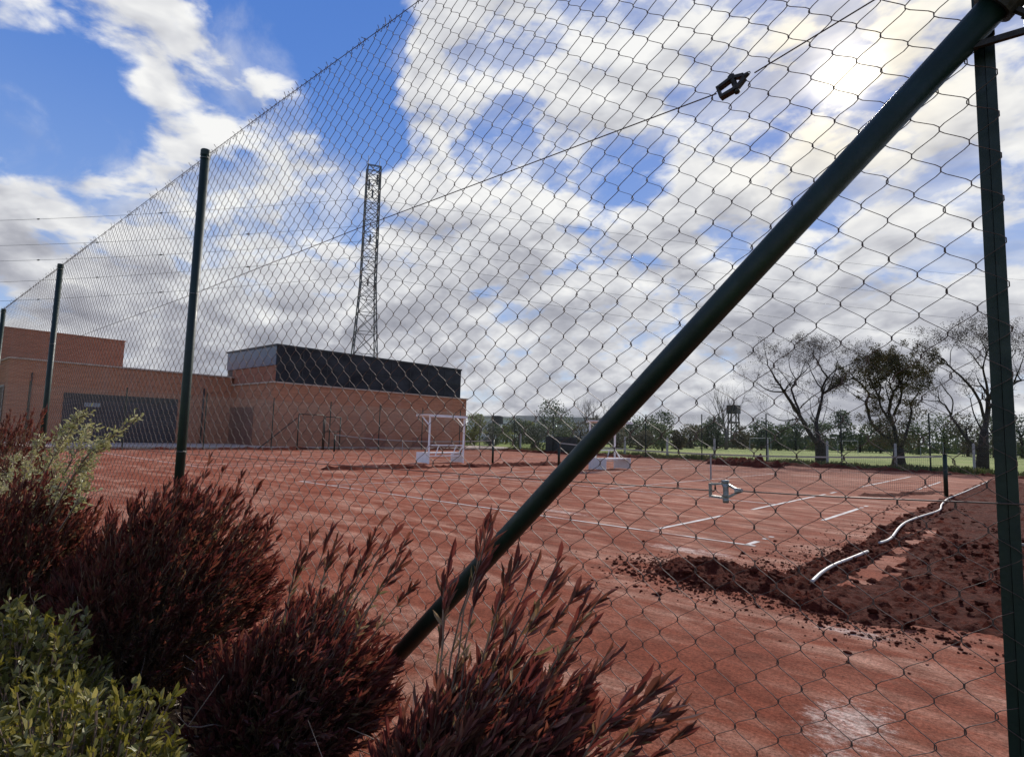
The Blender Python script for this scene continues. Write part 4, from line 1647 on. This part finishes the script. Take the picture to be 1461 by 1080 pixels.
# distant buildings, tank and tank tower
bl = thing('white_building', 'far white walled house right of the brick building', 'building', tuple(at(702, 628, 120) * np.array([1, 1, 0])))
c0 = at(702, 628, 120)
b = MB()
b.box((c0[0] - 4, c0[1] - 3, -.2), (c0[0] + 3, c0[1] + 5, 4.6))
b.build('wall', BWHITE, bl)
b = MB()
b.box((c0[0] - 4.3, c0[1] - 3.3, 4.6), (c0[0] + 3.3, c0[1] + 5.3, 5.0))
b.build('roof', ROOFG, bl)
b = MB()
for k in range(3):
    b.box((c0[0] + 3.0, c0[1] - 1.8 + k * 2.2, 1.4), (c0[0] + 3.04, c0[1] - .8 + k * 2.2, 2.7))
b.build('window', TRIM, bl)
tk = thing('water_tank', 'black water tank on a stand over the far white house', 'tank', tuple(at(709, 628, 112) * np.array([1, 1, 0])))
c0 = at(709, 628, 112)
zt0, zt1 = at(709, 604, 112)[2], at(709, 593, 112)[2]
b = MB()
b.tube([(c0[0], c0[1], zt0), (c0[0], c0[1], zt1 - .15), (c0[0], c0[1], zt1)], [1.1, 1.1, .8], 16)
b.build('tank', TRIM, tk)
b = MB()
for sx, sy in ((1, 1), (1, -1), (-1, 1), (-1, -1)):
    b.bar((c0[0] + sx * .9, c0[1] + sy * .9, -.1), (c0[0] + sx * .9, c0[1] + sy * .9, zt0), .18)
b.box((c0[0] - 1.2, c0[1] - 1.2, zt0 - .15), (c0[0] + 1.2, c0[1] + 1.2, zt0 - .002))
b.build('stand', TRIM, tk)
c0, c1 = at(735, 628, 135), at(880, 634, 135)
rb = thing('long_shed', 'long low pale roofed shed seen over the far trees', 'shed', (c0[0], c0[1], 0))
b = MB()
b.bar((c0[0], c0[1], 2.1), (c1[0], c1[1], 2.1), 9, 4.4)
b.build('wall', BWHITE, rb)
b = MB()
z = at(800, 597, 135)[2]
b.bar((c0[0], c0[1], z - .4), (c1[0], c1[1], z - .4), 10, 1.3)
b.build('roof', ROOFG, rb)
wt = thing('tank_tower', 'distant brown tower with a square tank on top', 'tower', tuple(at(1047, 640, 118) * np.array([1, 1, 0])))
c0 = at(1047, 640, 118)
za, zb, zc = at(1047, 604, 118)[2], at(1047, 590, 118)[2], at(1047, 578, 118)[2]
b = MB()
for sx, sy in ((1, 1), (1, -1), (-1, 1), (-1, -1)):
    b.bar((c0[0] + sx * .85, c0[1] + sy * .85, -.1), (c0[0] + sx * .75, c0[1] + sy * .75, zb), .22)
for k in range(4):
    z0 = zb * k / 4
    b.bar((c0[0] - .8, c0[1] - .8, z0), (c0[0] + .8, c0[1] - .8, z0 + zb / 4), .11)
    b.bar((c0[0] + .8, c0[1] + .8, z0), (c0[0] + .8, c0[1] - .8, z0 + zb / 4), .11)
b.box((c0[0] - .95, c0[1] - .95, za), (c0[0] + .95, c0[1] + .95, za + .35))
b.build('frame', BARK2, wt)
b = MB()
b.box((c0[0] - 1.05, c0[1] - 1.05, zb), (c0[0] + 1.05, c0[1] + 1.05, zc))
b.build('tank', TRIM, wt)

# goal frames on the field
for (u, v, dp, lab) in ((1330, 652, 78, 'small grey goal frame between the right hand large trees'), (1210, 650, 88, 'small grey goal frame right of the leftmost large tree'), (1085, 648, 84, 'small grey goal frame left of the leftmost large tree')):
    p = onground(u, v)
    p = CAM + (p - CAM) * dp / ((p - CAM) @ CF)
    p[2] = 0
    root = thing('goal_frame', lab, 'goal', tuple(p), 'goal frames on the field')
    for s in (-1.5, 1.5):
        b = MB()
        b.tube([p + CR * s, p + CR * s + np.array([0, 0, 1.9])], .035, 6)
        b.build('post', GREYM, root)
    b = MB()
    b.tube([p + CR * -1.5 + np.array([0, 0, 1.9]), p + CR * 1.5 + np.array([0, 0, 1.9])], .035, 6)
    b.build('crossbar', GREYM, root)

# ------------------------------------------------------------------ bushes


def red_bush(label, cx, cy, rx, ry, h, shoots, seed, hero=(), leaf=(.058, .0102), lean=(.36, .05), plume=.17, nleaf=17, zlow=.1):
    global rg
    rg = r_ = np.random.default_rng(seed)
    rnd.seed(seed)
    z0 = bedz(cx, cy)
    root = thing('red_bush', label, 'bush', (cx, cy, z0), 'dark red bushes along the near fence')
    st, up, lo, pale = MB(), [[], [], [], []], [[], [], [], []], MB()
    tips = []
    for k in range(shoots):
        a = r_.uniform(0, 2 * PI)
        q_ = math.sqrt(r_.random())
        ex, ey = math.cos(a) * q_, math.sin(a) * q_
        zt = h * (math.sqrt(max(0, 1 - .80 * q_ * q_))) * r_.uniform(.62, 1.04)
        tips.append(np.array([cx + ex * rx + lean[0] * zt, cy + ey * ry + lean[1] * zt, z0 + zt]))
    tips += [np.array(t) for t in hero]
    nh = len(hero)
    for k, tip in enumerate(tips):
        tip[1] = min(tip[1], FY - .07)
        vlean = np.array([1.0, .15, .0]) * .10 * min(1, (tip[2] - z0) / .8)
        bs = np.array([cx + r_.normal(0, rx * .16), cy + r_.normal(0, ry * .16), z0 - .03])
        v = tip - bs
        mid = bs + v * .5 - vlean + np.array([v[0] * .08, v[1] * .12, .02 * np.linalg.norm(v)]) + r_.normal(0, .015, 3)
        t = np.linspace(0, 1, 9)[:, None]
        P = (1 - t) ** 2 * bs + 2 * t * (1 - t) * mid + t ** 2 * tip
        P[1:-1] += r_.normal(0, .005, (7, 3))
        st.tube(P, np.linspace(.0045, .0014, 9), 4, False)
        L = np.linalg.norm(v)
        tl = min(.85, plume * r_.uniform(.7, 1.25) / L)
        n = int(nleaf * r_.uniform(.7, 1.2))
        for kind, f0, f1, m_ in ((up, 1 - tl, 1.0, n), (lo, .22, 1 - tl * .55, int(n * 1.1))):
            f = r_.uniform(f0, f1, m_)
            if kind is up:
                f = f1 - (f1 - f0) * r_.random(m_) ** 1.1
            i = np.clip((f * 8).astype(int), 0, 7)
            fr = (f * 8 - i)[:, None]
            pp = P[i] * (1 - fr) + P[i + 1] * fr
            ax = P[i + 1] - P[i]
            ax /= np.linalg.norm(ax, axis=1)[:, None]
            sd_ = r_.normal(0, 1, (m_, 3))
            sd_ -= (sd_ * ax).sum(1)[:, None] * ax
            sd_ /= np.linalg.norm(sd_, axis=1)[:, None] + 1e-9
            sp_ = (r_.uniform(.10, .48, m_) if kind is up else r_.uniform(.3, .9, m_))[:, None]
            kind[0].append(pp)
            kind[1].append(ax + sd_ * sp_ + np.array([.16, .04, .04]))
            s = r_.uniform(.65, 1.15, m_) * (1 if kind is up else .75)
            kind[2].append(leaf[0] * s * r_.uniform(.75, 1.2))
            kind[3].append(leaf[1] * s * r_.uniform(.75, 1.15, m_))
    for k in range(26):                               # bleached dead twigs
        a = r_.uniform(0, 6.28)
        p = np.array([cx + math.cos(a) * rx * .5, cy + math.sin(a) * ry * .6 - .05, z0 + r_.uniform(.1, .45) * h])
        d = np.array([math.cos(a) * .5 + .2, math.sin(a) * .5 - .3, r_.uniform(-.2, .7)])
        P = [p]
        for i in range(6):
            d = d + r_.normal(0, .22, 3)
            d /= np.linalg.norm(d)
            P.append(P[-1] + d * .045)
        pale.tube(P, np.linspace(.0026, .001, 7), 4, False)
        if r_.random() < .6:
            pale.tube([P[3], P[3] + (d + r_.normal(0, .6, 3)) * .09], [.0016, .0008], 3, False)
    st.build('stems', TWIG, root)
    pale.build('dead_twigs', PALETWIG, root)
    for nm, kk, mt in (('tip_leaves', up, RED1), ('inner_leaves', lo, RED2)):
        fb = MB()
        A, Dr, L_, W_ = [np.concatenate(z) for z in kk]
        fb.leaves(A, Dr, L_, W_, .22)
        fb.build(nm, mt, root)
    return root


def heroes(lst, y):
    return [ony(u, v, y + .06 * math.sin(i * 2.3)) for i, (u, v) in enumerate(lst)]


red_bush('wide dark red bush at the foot of the tall post left of the tower', -2.98, .95, .64, .42, .93, 950, 41,
         heroes([(345, 680), (300, 655), (370, 690), (395, 770), (390, 740), (320, 668)], 1.1))
red_bush('large dark red bush between the pale shrub and the glossy green bush', -3.85, .62, .64, .40, .88, 800, 42)
red_bush('loose dark red bush left of the foot of the diagonal brace', -2.00, 1.06, .41, .32, .62, 600, 43,
         heroes([(445, 765), (470, 760), (480, 775), (540, 748), (545, 775), (580, 770), (520, 800), (575, 800), (430, 780), (500, 790), (560, 765), (590, 835)], 1.15), leaf=(.060, .0105))
red_bush('nearest dark red bush in front of the foot of the brace', -1.14, 1.06, .35, .26, .64, 490, 44,
         heroes([(700, 745), (690, 755), (645, 790), (800, 792), (795, 835), (760, 815), (720, 830), (860, 850), (845, 890), (875, 922), (740, 800), (690, 800), (640, 850), (820, 850), (830, 870), (870, 940), (905, 990), (935, 985), (960, 1020), (975, 1045), (900, 1010), (945, 1015)], 1.12),
         leaf=(.074, .0135), lean=(.36, .06), plume=.19, nleaf=16)
red_bush('low sparse dark red bush at the bottom edge right of the nearest one', -.68, 1.12, .19, .14, .46, 90, 46, leaf=(.068, .0125), lean=(.36, .05), nleaf=15)
red_bush('dark red bush at the left edge behind the pale shrub', -7.4, 1.05, .62, .3, 1.30, 220, 45, heroes([(15, 588), (40, 640), (30, 610)], 1.05))
red_bush('dark red bush low at the left edge under the pale shrub', -4.9, .55, .5, .35, .72, 160, 47)

# glossy green bushes
def leafy(name, label, cat, cx, cy, rx, ry, h, n, seed, mat, L, Wd, group=None):
    global rg
    rg = r_ = np.random.default_rng(seed)
    z0 = bedz(cx, cy)
    root = thing(name, label, cat, (cx, cy, z0), group)
    st = MB()
    A, Dr, Up = [], [], []
    ns = n // 13
    for k in range(ns):
        V = r_.normal(0, 1, 3)
        V[2] = abs(V[2]) * .9 + .02
        V /= np.linalg.norm(V)
        lump = 1 + .16 * mn.noise(tuple(V * 2.3 + seed)) + .10 * mn.noise(tuple(V * 5.5 + seed))
        rr = r_.random() ** .28 * lump
        tip = np.array([cx + V[0] * rx * rr, cy + V[1] * ry * rr, z0 + .05 + V[2] * h * rr])
        bs = np.array([cx + V[0] * rx * .25, cy + V[1] * ry * .25, z0 + V[2] * h * .25])
        st.tube([bs, (bs + tip) / 2 + r_.normal(0, .02, 3), tip], [.004, .003, .0015], 4, False)
        ax = tip - bs
        ax = ax / np.linalg.norm(ax) + r_.normal(0, .25, 3) + np.array([0, 0, .25])
        ax /= np.linalg.norm(ax)
        m_ = 13
        f = r_.random(m_)[:, None]
        A.append(tip - ax * f * .11)
        s_ = r_.normal(0, 1, (m_, 3))
        Dr.append(ax * (1.1 - f * .7) + s_ * .55)
        Up.append(np.tile(np.array([.0, 0, 1.0]), (m_, 1)) + r_.normal(0, .45, (m_, 3)))
    st.build('stems', TWIG, root)
    A, Dr, Up = np.concatenate(A), np.concatenate(Dr), np.concatenate(Up)
    fb = MB()
    fb.leaves(A, Dr, L * r_.uniform(.6, 1.2, len(A)), Wd * r_.uniform(.7, 1.2, len(A)), .12, Up)
    fb.build('leaves', mat, root)
    return root


leafy('green_bush', 'rounded glossy green bush nearest in the bottom left corner', 'bush', -1.66, .42, .46, .27, .54, 18000, 51, GLEAF, .032, .0145, 'glossy green bushes in the bed')
leafy('green_bush', 'glossy green bush behind the nearest one at the left edge', 'bush', -2.40, .44, .38, .27, .58, 11000, 52, GLEAF, .036, .015, 'glossy green bushes in the bed')

# pale arching shrub
rg = r_ = np.random.default_rng(61)
ps = thing('pale_shrub', 'pale yellow green shrub with arching branches near the second post', 'shrub', (-4.4, .62, bedz(-4.4, .62)))
st = MB()
A, Dr = [], []


def spray(P, n, spread, den):
    n, den = int(n * .70), int(den * .62)
    P = np.array(P)
    tt = np.linspace(0, len(P) - 1, 24)
    PP = np.stack([np.interp(tt, np.arange(len(P)), P[:, k]) for k in range(3)], 1)
    for _ in range(3):
        PP[1:-1] = (PP[:-2] + 2 * PP[1:-1] + PP[2:]) / 4
    st.tube(PP, np.linspace(.006, .0018, 24), 4, False)
    for k in range(n):
        i = r_.integers(6, 23)
        d = PP[min(i + 1, 23)] - PP[i]
        d = d / (np.linalg.norm(d) + 1e-9) + r_.normal(0, .55, 3) + np.array([0, 0, .25])
        d /= np.linalg.norm(d)
        L = spread * r_.uniform(.4, 1.0) * (1.15 - i / 30)
        st.tube([PP[i], PP[i] + d * L], [.002, .001], 3, False)
        f = r_.random(den)[:, None]
        A.append(PP[i] + d * L * f + r_.normal(0, .010, (den, 3)))
        Dr.append(d * .5 + r_.normal(0, .8, (den, 3)))


sb = np.array([-4.4, .62, .1])
for tip, mid, n, sp_, dn in (((195, 598), (120, 650), 34, .14, 16), ((118, 590), (70, 660), 44, .16, 18), ((100, 600), (60, 680), 40, .16, 18), ((128, 612), (100, 660), 36, .14, 16), ((60, 625), (30, 690), 40, .18, 18),
                          ((20, 650), (10, 710), 40, .2, 18), ((150, 632), (95, 690), 36, .15, 18), ((40, 660), (40, 715), 46, .2, 20), ((85, 650), (70, 710), 46, .18, 20), ((5, 690), (-10, 735), 40, .2, 18), ((125, 668), (110, 720), 40, .15, 18), ((70, 690), (60, 730), 44, .18, 18), ((30, 700), (30, 740), 44, .18, 18)):
    spray([sb, ony(mid[0], mid[1], .66), ony(tip[0], tip[1], .78)], n, sp_, dn)
st.build('branches', TWIG, ps)
A, Dr = np.concatenate(A), np.concatenate(Dr)
fb = MB()
fb.leaves(A, Dr, r_.uniform(.014, .028, len(A)), r_.uniform(.007, .012, len(A)))
fb.build('leaves', PLEAF, ps)

# leaf litter on the bed
b = MB()
rg = r_ = np.random.default_rng(71)
n = 1500
x = r_.uniform(-4.2, .3, n)
y = r_.uniform(-.3, 1.42, n)
z = np.array([bedz(float(a), float(c)) for a, c in zip(x, y)]) + .006
D = r_.normal(0, 1, (n, 3)) * np.array([1, 1, .18])
U_ = r_.normal(0, .3, (n, 3)) + np.array([0, 0, 1.0])
b.leaves(np.stack([x, y, z], 1), D, r_.uniform(.012, .038, n), r_.uniform(.006, .014, n), .1, U_)
tag(b.build('leaf_litter', LITTER), 'dry fallen leaves on the dark bed soil', 'leaves', kind='stuff')
